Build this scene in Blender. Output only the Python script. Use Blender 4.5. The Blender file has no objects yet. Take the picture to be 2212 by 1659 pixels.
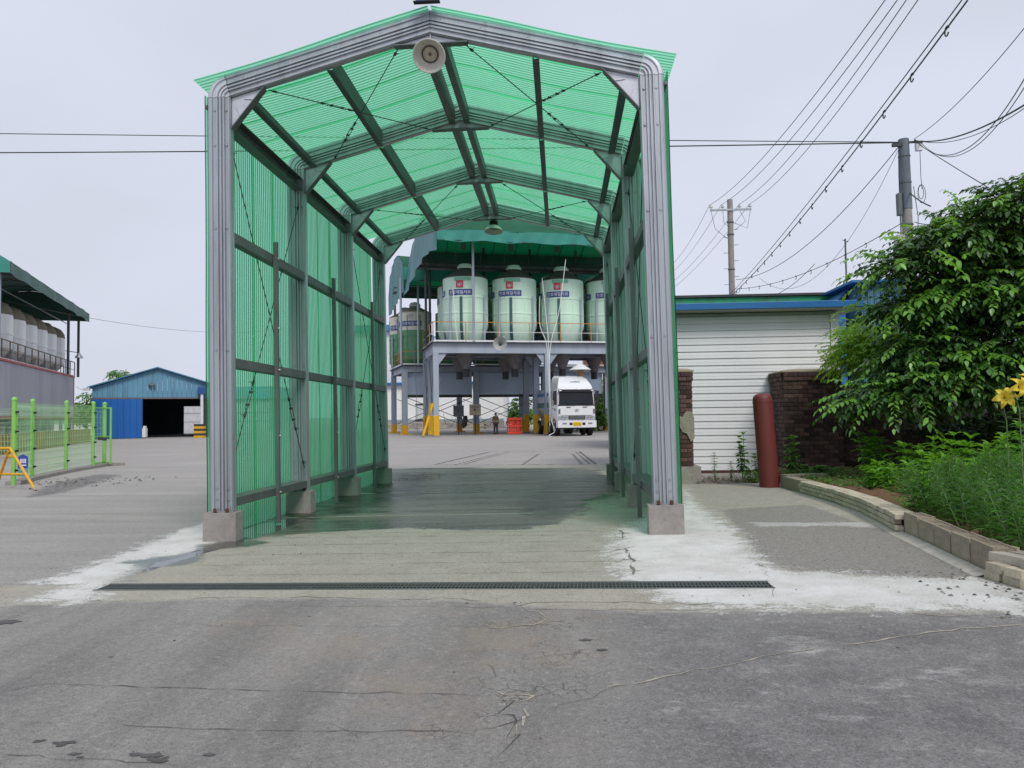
import bpy, bmesh, math, random
import numpy as np
from mathutils import Vector, Matrix, Euler
random.seed(7)
rng = np.random.default_rng(7)
PI = math.pi
scene = bpy.context.scene
COL = scene.collection

# ------------------------------------------------------------------ camera, light, exposure
YAW, PITCH, ROLL = 0.0637, 0.0407, 0.0125
cam_data = bpy.data.cameras.new('camera')
cam_data.sensor_fit = 'HORIZONTAL'
cam_data.sensor_width = 36.0
cam_data.lens = 36.0 * 1661.0 / 2212.0
cam_data.clip_start = 0.05
cam_data.clip_end = 6000
cam = bpy.data.objects.new('camera', cam_data)
COL.objects.link(cam)
_f0 = Vector((-math.sin(YAW), math.cos(YAW), 0)); _r0 = Vector((math.cos(YAW), math.sin(YAW), 0)); _u0 = Vector((0, 0, 1))
_f = _f0 * math.cos(PITCH) + _u0 * math.sin(PITCH); _u = _u0 * math.cos(PITCH) - _f0 * math.sin(PITCH)
_r = _r0 * math.cos(ROLL) - _u * math.sin(ROLL); _u2 = _u * math.cos(ROLL) + _r0 * math.sin(ROLL)
cam.matrix_world = Matrix(((_r.x, _u2.x, -_f.x, 0), (_r.y, _u2.y, -_f.y, 0), (_r.z, _u2.z, -_f.z, 1.5), (0, 0, 0, 1)))
scene.camera = cam

SUN_EL, SUN_AZ = math.radians(50), math.radians(155)      # azimuth clockwise from +Y
world = bpy.data.worlds.new('World'); scene.world = world; world.use_nodes = True
nt = world.node_tree; nt.nodes.clear()
out = nt.nodes.new('ShaderNodeOutputWorld'); bg = nt.nodes.new('ShaderNodeBackground')
sky = nt.nodes.new('ShaderNodeTexSky'); sky.sky_type = 'NISHITA'; sky.sun_disc = False
sky.sun_elevation = SUN_EL; sky.sun_rotation = SUN_AZ; sky.air_density = 1.5; sky.dust_density = 4.0
tc = nt.nodes.new('ShaderNodeTexCoord')
mp = nt.nodes.new('ShaderNodeMapping'); mp.inputs['Scale'].default_value = (1.0, 1.0, 2.2); mp.inputs['Rotation'].default_value = (0.2, 0.5, 0.4)
nz = nt.nodes.new('ShaderNodeTexNoise'); nz.inputs['Scale'].default_value = 1.7; nz.inputs['Detail'].default_value = 5; nz.inputs['Roughness'].default_value = 0.45
rp = nt.nodes.new('ShaderNodeValToRGB')
rp.color_ramp.elements[0].position = 0.34; rp.color_ramp.elements[0].color = (5.75, 6.1, 7.0, 1)
rp.color_ramp.elements[1].position = 0.64; rp.color_ramp.elements[1].color = (6.55, 6.95, 8.15, 1)
mx = nt.nodes.new('ShaderNodeMix'); mx.data_type = 'RGBA'; mx.inputs[0].default_value = 0.97
nt.links.new(tc.outputs['Generated'], mp.inputs['Vector']); nt.links.new(mp.outputs[0], nz.inputs['Vector'])
nt.links.new(nz.outputs[0], rp.inputs[0]); nt.links.new(sky.outputs[0], mx.inputs[6]); nt.links.new(rp.outputs[0], mx.inputs[7])
nt.links.new(mx.outputs[2], bg.inputs[0]); bg.inputs[1].default_value = 0.079; nt.links.new(bg.outputs[0], out.inputs[0])

sun_data = bpy.data.lights.new('sun', 'SUN'); sun_data.energy = 1.5; sun_data.angle = math.radians(22); sun_data.color = (1, 0.965, 0.91)
sun = bpy.data.objects.new('sun', sun_data); COL.objects.link(sun)
_sd = Vector((math.cos(SUN_EL) * math.sin(SUN_AZ), math.cos(SUN_EL) * math.cos(SUN_AZ), math.sin(SUN_EL)))
sun.rotation_euler = _sd.to_track_quat('Z', 'Y').to_euler()
vs = scene.view_settings; vs.view_transform = 'Standard'; vs.look = 'None'; vs.exposure = 0.46; vs.gamma = 1; vs.use_curve_mapping = False
scene.render.engine = 'CYCLES'
cy = scene.cycles; cy.use_denoising = True; cy.max_bounces = 8; cy.diffuse_bounces = 3; cy.glossy_bounces = 3
cy.transmission_bounces = 4; cy.transparent_max_bounces = 20; cy.caustics_reflective = False; cy.caustics_refractive = False
cy.sample_clamp_indirect = 6

# ------------------------------------------------------------------ helpers
def gz(x, y):
    x = min(max(x, -6), 7); fa = min(max((35 - y) / 15, 0), 1)
    return .0126 * x * fa - .0061 * (min(max(y, 9.7), 20) - 9.7)

MATS = {}
def _ramp(n, a, b, c0, c1):
    r = n.new('ShaderNodeValToRGB'); e = r.color_ramp.elements
    e[0].position = a; e[0].color = (*c0, 1); e[1].position = b; e[1].color = (*c1, 1); return r

def mat(name, col, rough=.6, metal=0.0, var=.15, scale=2.0, dirt=None, dirt_amt=.5, bump=0.0, bscale=60, rand=0.0, island=0.0, trans=0.0, tcol=None, streak=False, spec=.5, coat=0.0):
    """Procedural material: base colour with two scales of noise, optional dirt colour, bump, per-object or per-island variation."""
    m = bpy.data.materials.new(name); m.use_nodes = True; MATS[name] = m
    N, L = m.node_tree.nodes, m.node_tree.links
    b = N['Principled BSDF']; o = N['Material Output']
    b.inputs['Roughness'].default_value = rough; b.inputs['Metallic'].default_value = metal
    b.inputs['Specular IOR Level'].default_value = spec
    if coat: b.inputs['Coat Weight'].default_value = coat
    t = N.new('ShaderNodeTexCoord')
    mp = N.new('ShaderNodeMapping'); L.new(t.outputs['Object'], mp.inputs[0])
    if streak: mp.inputs['Scale'].default_value = (1, 1, .12)
    n1 = N.new('ShaderNodeTexNoise'); n1.inputs['Scale'].default_value = scale; n1.inputs['Detail'].default_value = 6; n1.inputs['Roughness'].default_value = .62
    L.new(mp.outputs[0], n1.inputs['Vector'])
    lo = tuple(c * (1 - var) for c in col); hi = tuple(min(c * (1 + var), 1) for c in col)
    r1 = _ramp(N, .3, .7, lo, hi); L.new(n1.outputs[0], r1.inputs[0]); c = r1.outputs[0]
    if dirt:
        n2 = N.new('ShaderNodeTexNoise'); n2.inputs['Scale'].default_value = scale * 2.7; n2.inputs['Detail'].default_value = 8; n2.inputs['Roughness'].default_value = .7
        L.new(mp.outputs[0], n2.inputs['Vector'])
        r2 = _ramp(N, .5, .72, (0, 0, 0), (dirt_amt,) * 3); L.new(n2.outputs[0], r2.inputs[0])
        x = N.new('ShaderNodeMix'); x.data_type = 'RGBA'; L.new(r2.outputs[0], x.inputs[0]); L.new(c, x.inputs[6]); x.inputs[7].default_value = (*dirt, 1); c = x.outputs[2]
    if rand or island:
        h = N.new('ShaderNodeHueSaturation')
        if island: g = N.new('ShaderNodeNewGeometry'); src = g.outputs['Random Per Island']; amt = island
        else: g = N.new('ShaderNodeObjectInfo'); src = g.outputs['Random']; amt = rand
        q = N.new('ShaderNodeMapRange'); q.inputs[3].default_value = 1 - amt; q.inputs[4].default_value = 1 + amt
        L.new(src, q.inputs[0]); L.new(q.outputs[0], h.inputs['Value']); L.new(c, h.inputs['Color']); c = h.outputs[0]
    L.new(c, b.inputs['Base Color'])
    if bump:
        n3 = N.new('ShaderNodeTexNoise'); n3.inputs['Scale'].default_value = bscale; n3.inputs['Detail'].default_value = 4; L.new(mp.outputs[0], n3.inputs['Vector'])
        bp = N.new('ShaderNodeBump'); bp.inputs['Strength'].default_value = bump; bp.inputs['Distance'].default_value = .01
        L.new(n3.outputs[0], bp.inputs['Height']); L.new(bp.outputs[0], b.inputs['Normal'])
    if trans:
        tr = N.new('ShaderNodeBsdfTranslucent'); ms = N.new('ShaderNodeMixShader'); ms.inputs[0].default_value = trans
        if tcol: tr.inputs[0].default_value = (*tcol, 1)
        else: L.new(c, tr.inputs[0])
        L.new(b.outputs[0], ms.inputs[1]); L.new(tr.outputs[0], ms.inputs[2]); L.new(ms.outputs[0], o.inputs[0])
    return m

class MB:
    def __init__(s): s.v = []; s.f = []; s.mi = []
    def add(s, vs, fs, mi=0):
        k = len(s.v); s.v += [tuple(v) for v in vs]; s.f += [tuple(i + k for i in f) for f in fs]; s.mi += [mi] * len(fs); return s
    def box(s, x0, x1, y0, y1, z0, z1, mi=0, M=None):
        vs = [(x, y, z) for z in (z0, z1) for y in (y0, y1) for x in (x0, x1)]
        if M: vs = [tuple(M @ Vector(v)) for v in vs]
        return s.add(vs, [(0, 2, 3, 1), (4, 5, 7, 6), (0, 1, 5, 4), (2, 6, 7, 3), (0, 4, 6, 2), (1, 3, 7, 5)], mi)
    def bar(s, p, q, w, h=None, mi=0, up=(0, 0, 1)):
        """rectangular bar from p to q: w wide sideways, h along up"""
        p, q = Vector(p), Vector(q); h = h or w; d = (q - p).normalized(); u = Vector(up)
        if abs(d.dot(u)) > .98: u = Vector((0, 1, 0))
        sd = d.cross(u).normalized(); u = sd.cross(d)
        vs = [c + sd * a * w / 2 + u * b * h / 2 for c in (p, q) for a, b in ((-1, -1), (1, -1), (1, 1), (-1, 1))]
        return s.add(vs, [(3, 2, 1, 0), (4, 5, 6, 7), (0, 1, 5, 4), (1, 2, 6, 5), (2, 3, 7, 6), (3, 0, 4, 7)], mi)
    def tube(s, pts, r, n=8, mi=0, cap=True):
        pts = [Vector(p) for p in pts]; rs = r if isinstance(r, (list, tuple)) else [r] * len(pts); rings = []
        ref = Vector((0, 0, 1))
        if abs((pts[-1] - pts[0]).normalized().dot(ref)) > .95: ref = Vector((1, 0, 0))
        for i, p in enumerate(pts):
            d = (pts[min(i + 1, len(pts) - 1)] - pts[max(i - 1, 0)]).normalized()
            a = d.cross(ref).normalized(); b = a.cross(d).normalized()
            rings.append([p + a * rs[i] * math.cos(t * 2 * PI / n) + b * rs[i] * math.sin(t * 2 * PI / n) for t in range(n)])
        vs = [v for rg in rings for v in rg]
        fs = [(i * n + j, i * n + (j + 1) % n, (i + 1) * n + (j + 1) % n, (i + 1) * n + j) for i in range(len(pts) - 1) for j in range(n)]
        if cap: fs += [tuple(range(n)), tuple((len(pts) - 1) * n + j for j in reversed(range(n)))]
        return s.add(vs, fs, mi)
    def lathe(s, prof, n=20, c=(0, 0, 0), mi=0, M=None, cap=False, ph=0.0):
        vs = []
        for r, z in prof:
            for j in range(n):
                t = 2 * PI * (j + ph) / n; v = Vector((r * math.cos(t), r * math.sin(t), z))
                vs.append((M @ v if M else v) + Vector(c))
        fs = [(i * n + j, i * n + (j + 1) % n, (i + 1) * n + (j + 1) % n, (i + 1) * n + j) for i in range(len(prof) - 1) for j in range(n)]
        if cap: fs += [tuple(reversed(range(n))), tuple((len(prof) - 1) * n + j for j in range(n))]
        return s.add(vs, fs, mi)
    def extrude(s, poly, L, cap=True, mi=0):
        """poly: 3D closed loop, L: vector"""
        n = len(poly); L = Vector(L); a = [Vector(p) for p in poly]; b = [p + L for p in a]
        fs = [(i, (i + 1) % n, (i + 1) % n + n, i + n) for i in range(n)]
        if cap: fs += [tuple(reversed(range(n))), tuple(range(n, 2 * n))]
        return s.add(a + b, fs, mi)
    def grid(s, P, mi=0):
        """P[i][j] 3D points"""
        m, n = len(P), len(P[0]); vs = [p for r in P for p in r]
        return s.add(vs, [(i * n + j, i * n + j + 1, (i + 1) * n + j + 1, (i + 1) * n + j) for i in range(m - 1) for j in range(n - 1)], mi)
    def mesh(s, name, mats, smooth=False):
        me = bpy.data.meshes.new(name); me.from_pydata(s.v, [], s.f)
        for m in (mats if isinstance(mats, (list, tuple)) else [mats]): me.materials.append(m)
        if len(me.materials) > 1: me.polygons.foreach_set('material_index', s.mi)
        if smooth is True: me.polygons.foreach_set('use_smooth', [True] * len(me.polygons))
        me.update()
        if smooth == 'auto': me.set_sharp_from_angle(angle=math.radians(38)) if hasattr(me, 'set_sharp_from_angle') else None; me.polygons.foreach_set('use_smooth', [True] * len(me.polygons))
        return me
    def build(s, name, mats, parent=None, smooth=False, **kw):
        return link(name, s.mesh(name, mats, smooth), parent, **kw)

def link(name, me, parent=None, loc=None, rot=None, label=None, cat=None, group=None, kind=None):
    o = bpy.data.objects.new(name, me); COL.objects.link(o)
    if parent: o.parent = parent
    if loc: o.location = loc
    if rot: o.rotation_euler = rot
    return tag(o, label, cat, group, kind)

def tag(o, label=None, cat=None, group=None, kind=None):
    for k, v in (('label', label), ('category', cat), ('group', group), ('kind', kind)):
        if v: o[k] = v
    return o

def root(name, label, cat, loc=(0, 0, 0), rot=(0, 0, 0), group=None, kind=None):
    return link(name, None, None, loc, rot, label, cat, group, kind)

def copy_tree(o, parent=None):
    c = o.copy(); COL.objects.link(c)
    if parent: c.parent = parent
    for ch in list(o.children): copy_tree(ch, c)
    return c

def nmesh(name, V, F, mats, smooth=False):
    """fast mesh from numpy arrays; F is (n,3) or (n,4)"""
    me = bpy.data.meshes.new(name); V = np.asarray(V, np.float32); F = np.asarray(F, np.int32); k = F.shape[1]
    me.vertices.add(len(V)); me.vertices.foreach_set('co', V.ravel())
    me.loops.add(F.size); me.loops.foreach_set('vertex_index', F.ravel())
    me.polygons.add(len(F)); me.polygons.foreach_set('loop_start', np.arange(0, F.size, k, dtype=np.int32))
    me.polygons.foreach_set('loop_total', np.full(len(F), k, np.int32))
    for m in (mats if isinstance(mats, (list, tuple)) else [mats]): me.materials.append(m)
    me.update(calc_edges=True); me.validate()
    if smooth: me.polygons.foreach_set('use_smooth', [True] * len(me.polygons))
    return me

def text_mesh(body, height, bend=None, weight=0.0):
    """glyph mesh in the x (right) / z (up) plane facing -y, centred; bend = cylinder radius (cylinder axis at y=+bend)"""
    cu = bpy.data.curves.new('lettering', 'FONT'); cu.body = body; cu.size = 1; cu.offset = weight; cu.resolution_u = 3
    ob = bpy.data.objects.new('lettering', cu); COL.objects.link(ob); bpy.context.view_layer.update()
    dg = bpy.context.evaluated_depsgraph_get(); me = bpy.data.meshes.new_from_object(ob.evaluated_get(dg))
    bpy.data.objects.remove(ob)
    n = len(me.vertices); co = np.empty(n * 3, np.float32); me.vertices.foreach_get('co', co); co = co.reshape(-1, 3)
    mn, mx_ = co.min(0), co.max(0); sc = height / (mx_[1] - mn[1]); c = (co - (mn + mx_) / 2) * sc
    w = (mx_[0] - mn[0]) * sc; V = np.stack([c[:, 0], np.zeros(n), c[:, 1]], 1)
    if bend:
        a = V[:, 0] / bend; V[:, 0] = bend * np.sin(a); V[:, 1] = bend * (1 - np.cos(a))
    me.vertices.foreach_set('co', V.astype(np.float32).ravel()); me.update()
    return me, w

# ------------------------------------------------------------------ materials
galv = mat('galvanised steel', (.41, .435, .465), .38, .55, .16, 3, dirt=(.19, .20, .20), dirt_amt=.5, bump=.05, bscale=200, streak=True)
galv_shaded = mat('weathered galvanised steel with painted shade', (.135, .15, .148), .55, .35, .15, 4, dirt=(.07, .08, .065), dirt_amt=.6, streak=True)  # darkened to put the shade inside the tunnel into the steel colour
plate = mat('painted gusset steel', (.55, .57, .62), .45, .3, .08, 4, dirt=(.3, .3, .3), dirt_amt=.3)
boltm = mat('zinc bolt', (.38, .39, .42), .35, .7, .1, 9)
wirem = mat('dark steel cable', (.06, .065, .06), .6, .4, .2, 9)
conc = mat('cast concrete', (.30, .28, .26), .9, 0, .16, 5, dirt=(.17, .16, .14), dirt_amt=.6, bump=.5, bscale=90)
black = mat('black rubber', (.015, .015, .016), .6)
darks = mat('dark steel', (.05, .052, .055), .55, .3, .25, 4)
greyblue = mat('blue grey painted steel', (.36, .41, .48), .5, .1, .1, .8, dirt=(.2, .2, .19), dirt_amt=.35, streak=True)
greypanel = mat('blue grey steel cladding', (.46, .56, .70), .5, .1, .07, .6, dirt=(.15, .18, .2), dirt_amt=.25, streak=True)
yellow = mat('yellow safety paint', (.72, .40, .012), .5, 0, .1, 3, dirt=(.3, .2, .05), dirt_amt=.4)
orange = mat('orange rail paint', (.50, .22, .03), .55, 0, .15, 3)
siloA = mat('mint glass fibre', (.60, .80, .66), .45, 0, .06, .7, dirt=(.38, .58, .44), dirt_amt=.3, streak=True)
siloB = mat('mid green glass fibre', (.11, .30, .15), .45, 0, .1, .8, dirt=(.07, .18, .1), dirt_amt=.4)
siloC = mat('cream glass fibre', (.72, .69, .60), .5, 0, .07, .9, dirt=(.4, .37, .28), dirt_amt=.5, streak=True)
siloTop = mat('dusty dark silo cone', (.06, .065, .055), .8, 0, .25, 2, dirt=(.14, .135, .11), dirt_amt=.5)
siloW = mat('white glass fibre', (.76, .77, .78), .5, 0, .08, .9, dirt=(.35, .33, .3), dirt_amt=.4, streak=True)
brownTop = mat('dusty brown silo top', (.17, .15, .11), .85, 0, .2, 2)
sight = mat('dark sight strip', (.05, .12, .12), .3)
hopperm = mat('rusty grey hopper steel', (.19, .175, .18), .65, .2, .15, 2, dirt=(.05, .04, .035), dirt_amt=.8)
banner = mat('navy banner', (.022, .045, .22), .5, 0, .12, 4)
bannerfade = mat('banner lettering', (.55, .58, .66), .6, 0, .25, 6, dirt=(.20, .14, .13), dirt_amt=.7)
bannertxt = mat('white banner lettering', (.62, .68, .78), .6, 0, .1, 6)
redlogo = mat('red logo panel', (.55, .03, .06), .5, 0, .12, 6, dirt=(.6, .3, .28), dirt_amt=.35)
whitep = mat('white paint', (.74, .75, .76), .4, 0, .04, 1)
tarpT = mat('teal tarpaulin', (.05, .33, .27), .55, 0, .15, .6, dirt=(.08, .30, .26), dirt_amt=.4, bump=.6, bscale=1.6, trans=.28, tcol=(.004, .17, .075))
tarpG = mat('green tarpaulin', (.03, .22, .13), .6, 0, .15, .6, bump=.3, bscale=2, trans=.45, tcol=(.01, .30, .10))
tarpB = mat('blue grey tarpaulin', (.17, .34, .36), .6, 0, .15, 1.5, dirt=(.16, .30, .30), dirt_amt=.5, bump=.8, bscale=2.5, trans=.2, streak=True)
tarpR = mat('deep green roof tarpaulin', (.012, .15, .075), .6, 0, .15, .6, bump=.4, bscale=1.6, trans=.4, tcol=(.003, .14, .05))
tarpD = mat('dark green tarpaulin', (.02, .09, .065), .6, 0, .2, .6, dirt=(.05, .13, .12), dirt_amt=.6, bump=.4, bscale=2)

def sheet_material():
    m = bpy.data.materials.new('green polycarbonate'); m.use_nodes = True; N, L = m.node_tree.nodes, m.node_tree.links
    N.clear(); o = N.new('ShaderNodeOutputMaterial')
    lw = N.new('ShaderNodeLayerWeight'); lw.inputs[0].default_value = .5
    t = N.new('ShaderNodeTexCoord'); nz = N.new('ShaderNodeTexNoise'); nz.inputs['Scale'].default_value = 1.3; nz.inputs['Detail'].default_value = 7
    mp = N.new('ShaderNodeMapping'); mp.inputs['Scale'].default_value = (1, 1, .25); L.new(t.outputs['Object'], mp.inputs[0]); L.new(mp.outputs[0], nz.inputs['Vector'])
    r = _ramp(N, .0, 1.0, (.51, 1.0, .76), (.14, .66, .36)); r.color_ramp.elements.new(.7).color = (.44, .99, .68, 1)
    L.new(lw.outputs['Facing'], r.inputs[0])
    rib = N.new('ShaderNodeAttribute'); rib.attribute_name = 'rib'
    tr = N.new('ShaderNodeBsdfTransparent'); L.new(r.outputs[0], tr.inputs[0])
    tl = N.new('ShaderNodeBsdfTranslucent'); tl.inputs[0].default_value = (.27, .98, .52, 1)
    df = N.new('ShaderNodeBsdfDiffuse'); df.inputs[0].default_value = (.05, .50, .26, 1)
    gl = N.new('ShaderNodeBsdfGlossy'); gl.inputs['Roughness'].default_value = .22
    a = N.new('ShaderNodeMixShader'); a.inputs[0].default_value = .10; L.new(tl.outputs[0], a.inputs[1]); L.new(df.outputs[0], a.inputs[2])
    dr = _ramp(N, .35, .8, (.36,) * 3, (.55,) * 3); L.new(nz.outputs[0], dr.inputs[0])
    b = N.new('ShaderNodeMixShader'); L.new(dr.outputs[0], b.inputs[0]); L.new(tr.outputs[0], b.inputs[1]); L.new(a.outputs[0], b.inputs[2])
    fr = N.new('ShaderNodeFresnel'); fr.inputs[0].default_value = 1.45
    fm = N.new('ShaderNodeMath'); fm.operation = 'MULTIPLY'; fm.inputs[1].default_value = .22; L.new(fr.outputs[0], fm.inputs[0])
    c = N.new('ShaderNodeMixShader'); L.new(fm.outputs[0], c.inputs[0]); L.new(b.outputs[0], c.inputs[1]); L.new(gl.outputs[0], c.inputs[2])
    # darkening by refraction at the steep rib walls, painted in as a deeper green
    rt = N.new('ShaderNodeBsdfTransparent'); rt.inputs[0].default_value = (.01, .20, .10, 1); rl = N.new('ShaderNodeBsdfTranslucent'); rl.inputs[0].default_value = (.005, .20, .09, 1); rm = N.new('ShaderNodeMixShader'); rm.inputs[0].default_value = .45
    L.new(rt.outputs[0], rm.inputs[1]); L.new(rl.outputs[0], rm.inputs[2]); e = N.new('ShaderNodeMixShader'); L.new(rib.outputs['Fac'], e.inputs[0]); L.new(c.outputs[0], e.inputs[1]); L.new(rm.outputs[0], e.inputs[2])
    L.new(e.outputs[0], o.inputs[0]); return m
polyc = sheet_material()

# ------------------------------------------------------------------ ground
SH = -0.033
def shear(x, y): return y + SH * (x + 1.27) * np.exp(-((y - 6.88) / 3.0) ** 2)
ZONES = dict(
    apron=[(-4.90, 6.25), (-4.01, 6.38), (-3.23, 6.44), (-2.03, 6.46), (-0.83, 6.34), (-0.14, 6.07), (0.63, 5.91), (1.48, 5.88), (2.14, 5.85), (3.39, 5.76), (4.12, 6.68), (3.66, 7.15), (3.94, 8.83), (4.30, 12.83), (4.47, 15.75), (2.99, 16.65), (2.92, 18.65), (1.54, 22.46), (1.21, 23.81), (-5.57, 23.88), (-6.86, 19.53), (-6.02, 13.34), (-4.97, 10.43), (-4.77, 8.94), (-4.81, 7.96), (-4.67, 7.13), (-5.53, 7.05)],
    lime=[(-4.63, 6.43), (-4.70, 6.71), (-4.67, 7.13), (-5.19, 7.28), (-5.10, 7.72), (-5.18, 8.67), (-5.36, 10.05), (-5.51, 11.56), (-5.30, 12.09), (-4.37, 9.95), (-4.33, 9.09), (-4.37, 8.49), (-4.38, 8.01), (-4.30, 7.49), (-4.34, 7.23), (-4.21, 6.73), (-3.88, 6.47), (-4.03, 6.35)],
    lime2=[(2.51, 16.18), (2.20, 13.11), (2.19, 11.82), (2.14, 10.30), (2.11, 9.16), (1.98, 7.93), (2.07, 7.37), (2.44, 7.22), (2.80, 7.10), (3.36, 6.94), (3.59, 7.00), (3.74, 6.48), (3.29, 5.71), (2.92, 5.91), (2.46, 5.84), (2.02, 5.99), (1.32, 5.94), (0.93, 6.09), (0.75, 6.37), (0.48, 7.30), (0.47, 8.52), (0.60, 9.84), (1.08, 11.15), (1.92, 12.81)],
    limestrip=[(2.50, 10.53), (3.95, 10.40), (3.89, 9.89), (3.44, 10.11), (2.52, 10.17)],
    agg=[(2.44, 12.08), (1.98, 8.01), (2.07, 7.37), (2.80, 7.10), (3.34, 6.90), (3.59, 7.04), (3.71, 7.49), (3.84, 9.16), (3.88, 10.06), (3.83, 12.50), (3.04, 12.24)],
    dusty=[(2.71, 17.33), (2.19, 11.82), (2.59, 11.48), (3.87, 12.17), (4.25, 14.98), (3.96, 15.86), (3.01, 16.76)],
    wet=[(-5.38, 23.45), (-4.53, 23.83), (0.34, 22.59), (0.96, 21.48), (1.26, 18.36), (1.22, 15.22), (0.50, 14.27), (0.34, 12.52), (0.20, 11.70), (-0.14, 10.80), (-0.59, 10.26), (-1.33, 10.26), (-2.04, 10.70), (-2.52, 10.52), (-3.22, 10.25), (-3.67, 9.76), (-3.87, 9.09), (-4.13, 8.45), (-4.20, 7.69), (-4.17, 7.22), (-4.37, 7.23), (-4.64, 8.21), (-4.47, 8.91), (-4.28, 9.75), (-5.00, 11.39), (-5.38, 14.80), (-5.77, 20.86)],
    puddle=[(-4.26, 7.42), (-4.44, 8.17), (-4.38, 8.72), (-4.33, 9.09), (-4.22, 9.63), (-4.45, 10.38), (-4.50, 11.23), (-4.19, 11.94), (-3.96, 11.69), (-3.92, 10.77), (-3.98, 9.91), (-4.01, 9.26), (-4.15, 8.71), (-4.22, 8.21), (-4.24, 7.76)],
    fore=[(-5.63, 7.06), (-5.06, 7.03), (-4.60, 6.40), (-3.99, 6.34), (-3.21, 6.41), (-2.02, 6.43), (-0.83, 6.31), (-0.14, 6.05), (0.62, 5.85), (1.47, 5.85), (2.13, 5.83), (3.37, 5.73), (1.70, 2.59), (-2.37, 2.50)],
    darkfore=[(0.38, 5.81), (0.96, 5.85), (2.28, 5.80), (3.45, 5.71), (2.19, 2.86), (0.48, 3.00), (0.17, 3.83), (0.56, 4.57)],
    moss=[(-5.10, 13.56), (-5.85, 19.42), (-5.29, 22.70), (-3.50, 20.34), (-2.91, 15.26), (-3.41, 12.31), (-4.10, 11.28)],  # partly algae, partly green light from the sheets painted into the floor
    moss_green_light2=[(-0.38, 18.08), (0.92, 20.47), (1.27, 16.46), (0.96, 14.10), (0.43, 13.41), (0.24, 12.10), (-0.18, 11.31), (-0.69, 11.93)],
    rust=[(-2.59, 5.91), (-1.18, 6.14), (0.11, 5.95), (0.24, 5.02), (-0.16, 3.83), (-0.66, 3.42), (-1.32, 4.21)],
    crackzone=[(-0.48, 5.84), (0.10, 5.75), (0.21, 5.02), (0.05, 4.34), (-0.10, 3.83), (-0.33, 3.42), (-0.52, 3.61), (-0.45, 4.20), (-0.29, 4.84)],
    broken=[(-11.29, 15.66), (-12.81, 18.34), (-13.70, 20.67), (-14.03, 22.59), (-13.12, 22.17), (-12.04, 19.09), (-11.19, 16.57)],
    wash=[(-5.49, 23.86), (1.50, 22.87), (1.48, 12.22), (0.59, 8.81), (0.30, 7.01), (-4.38, 7.26), (-5.00, 11.39), (-5.92, 16.87)],
    road=[(-21.82, 46.35), (-35.87, 40.12), (-23.52, 26.32), (-15.34, 32.15)],
)
def axis(lo, flo, fhi, hi, step, extra=()):
    a = list(np.arange(flo, fhi, step)); k = step; x = flo
    pre = []
    while x > lo: k *= 1.35; x -= k; pre.append(x)
    post = []; k = step; x = a[-1]
    while x < hi: k *= 1.35; x += k; post.append(x)
    a = [v for v in a if all(abs(v - e) > step * .45 for e in extra)] + list(extra)
    return np.array(sorted(pre + a + post))
DX0, DX1, DY0, DY1 = -4.30, 1.77, 6.755, 7.005
gx = axis(-1500, -15, 8, 1500, .08, (DX0, DX1)); gy_ = axis(-60, 1.2, 26, 3000, .08, (DY0, DY1))
GX, GY = np.meshgrid(gx, gy_, indexing='ij'); WY = shear(GX, GY)
GZ = .0126 * np.clip(GX, -6, 7) * np.clip((35 - WY) / 15, 0, 1) - .0061 * (np.clip(WY, 9.7, 20) - 9.7)
def sdf(poly, X, Y):
    """signed distance, positive inside"""
    P = np.array(poly); Q = np.roll(P, -1, 0); d = np.full(X.shape, 1e9); ins = np.zeros(X.shape, bool)
    for (ax, ay), (bx, by) in zip(P, Q):
        ex, ey = bx - ax, by - ay; t = np.clip(((X - ax) * ex + (Y - ay) * ey) / (ex * ex + ey * ey + 1e-9), 0, 1)
        d = np.minimum(d, np.hypot(X - ax - t * ex, Y - ay - t * ey))
        c = (ay > Y) != (by > Y); ins ^= c & (X < (bx - ax) * (Y - ay) / (by - ay + 1e-12) + ax)
    return np.clip(np.where(ins, d, -d), -3, 3)
ni, nj = GX.shape; idx = np.arange(ni * nj).reshape(ni, nj)
F = np.stack([idx[:-1, :-1], idx[1:, :-1], idx[1:, 1:], idx[:-1, 1:]], -1)
cx_ = (gx[:-1] + gx[1:]) / 2; cyy = (gy_[:-1] + gy_[1:]) / 2
keep = ~((cx_[:, None] > DX0) & (cx_[:, None] < DX1) & (cyy[None] > DY0) & (cyy[None] < DY1))
# the surface of the old asphalt is gently uneven; the puddle bed stays level
WAV = np.zeros_like(GZ)
me = nmesh('ground', np.stack([GX, WY, GZ + WAV], -1).reshape(-1, 3), F[keep].reshape(-1, 4), [], True)
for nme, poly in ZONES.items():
    a = me.attributes.new(nme, 'FLOAT', 'POINT'); a.data.foreach_set('value', sdf(poly, GX, WY).astype(np.float32).ravel())

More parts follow.
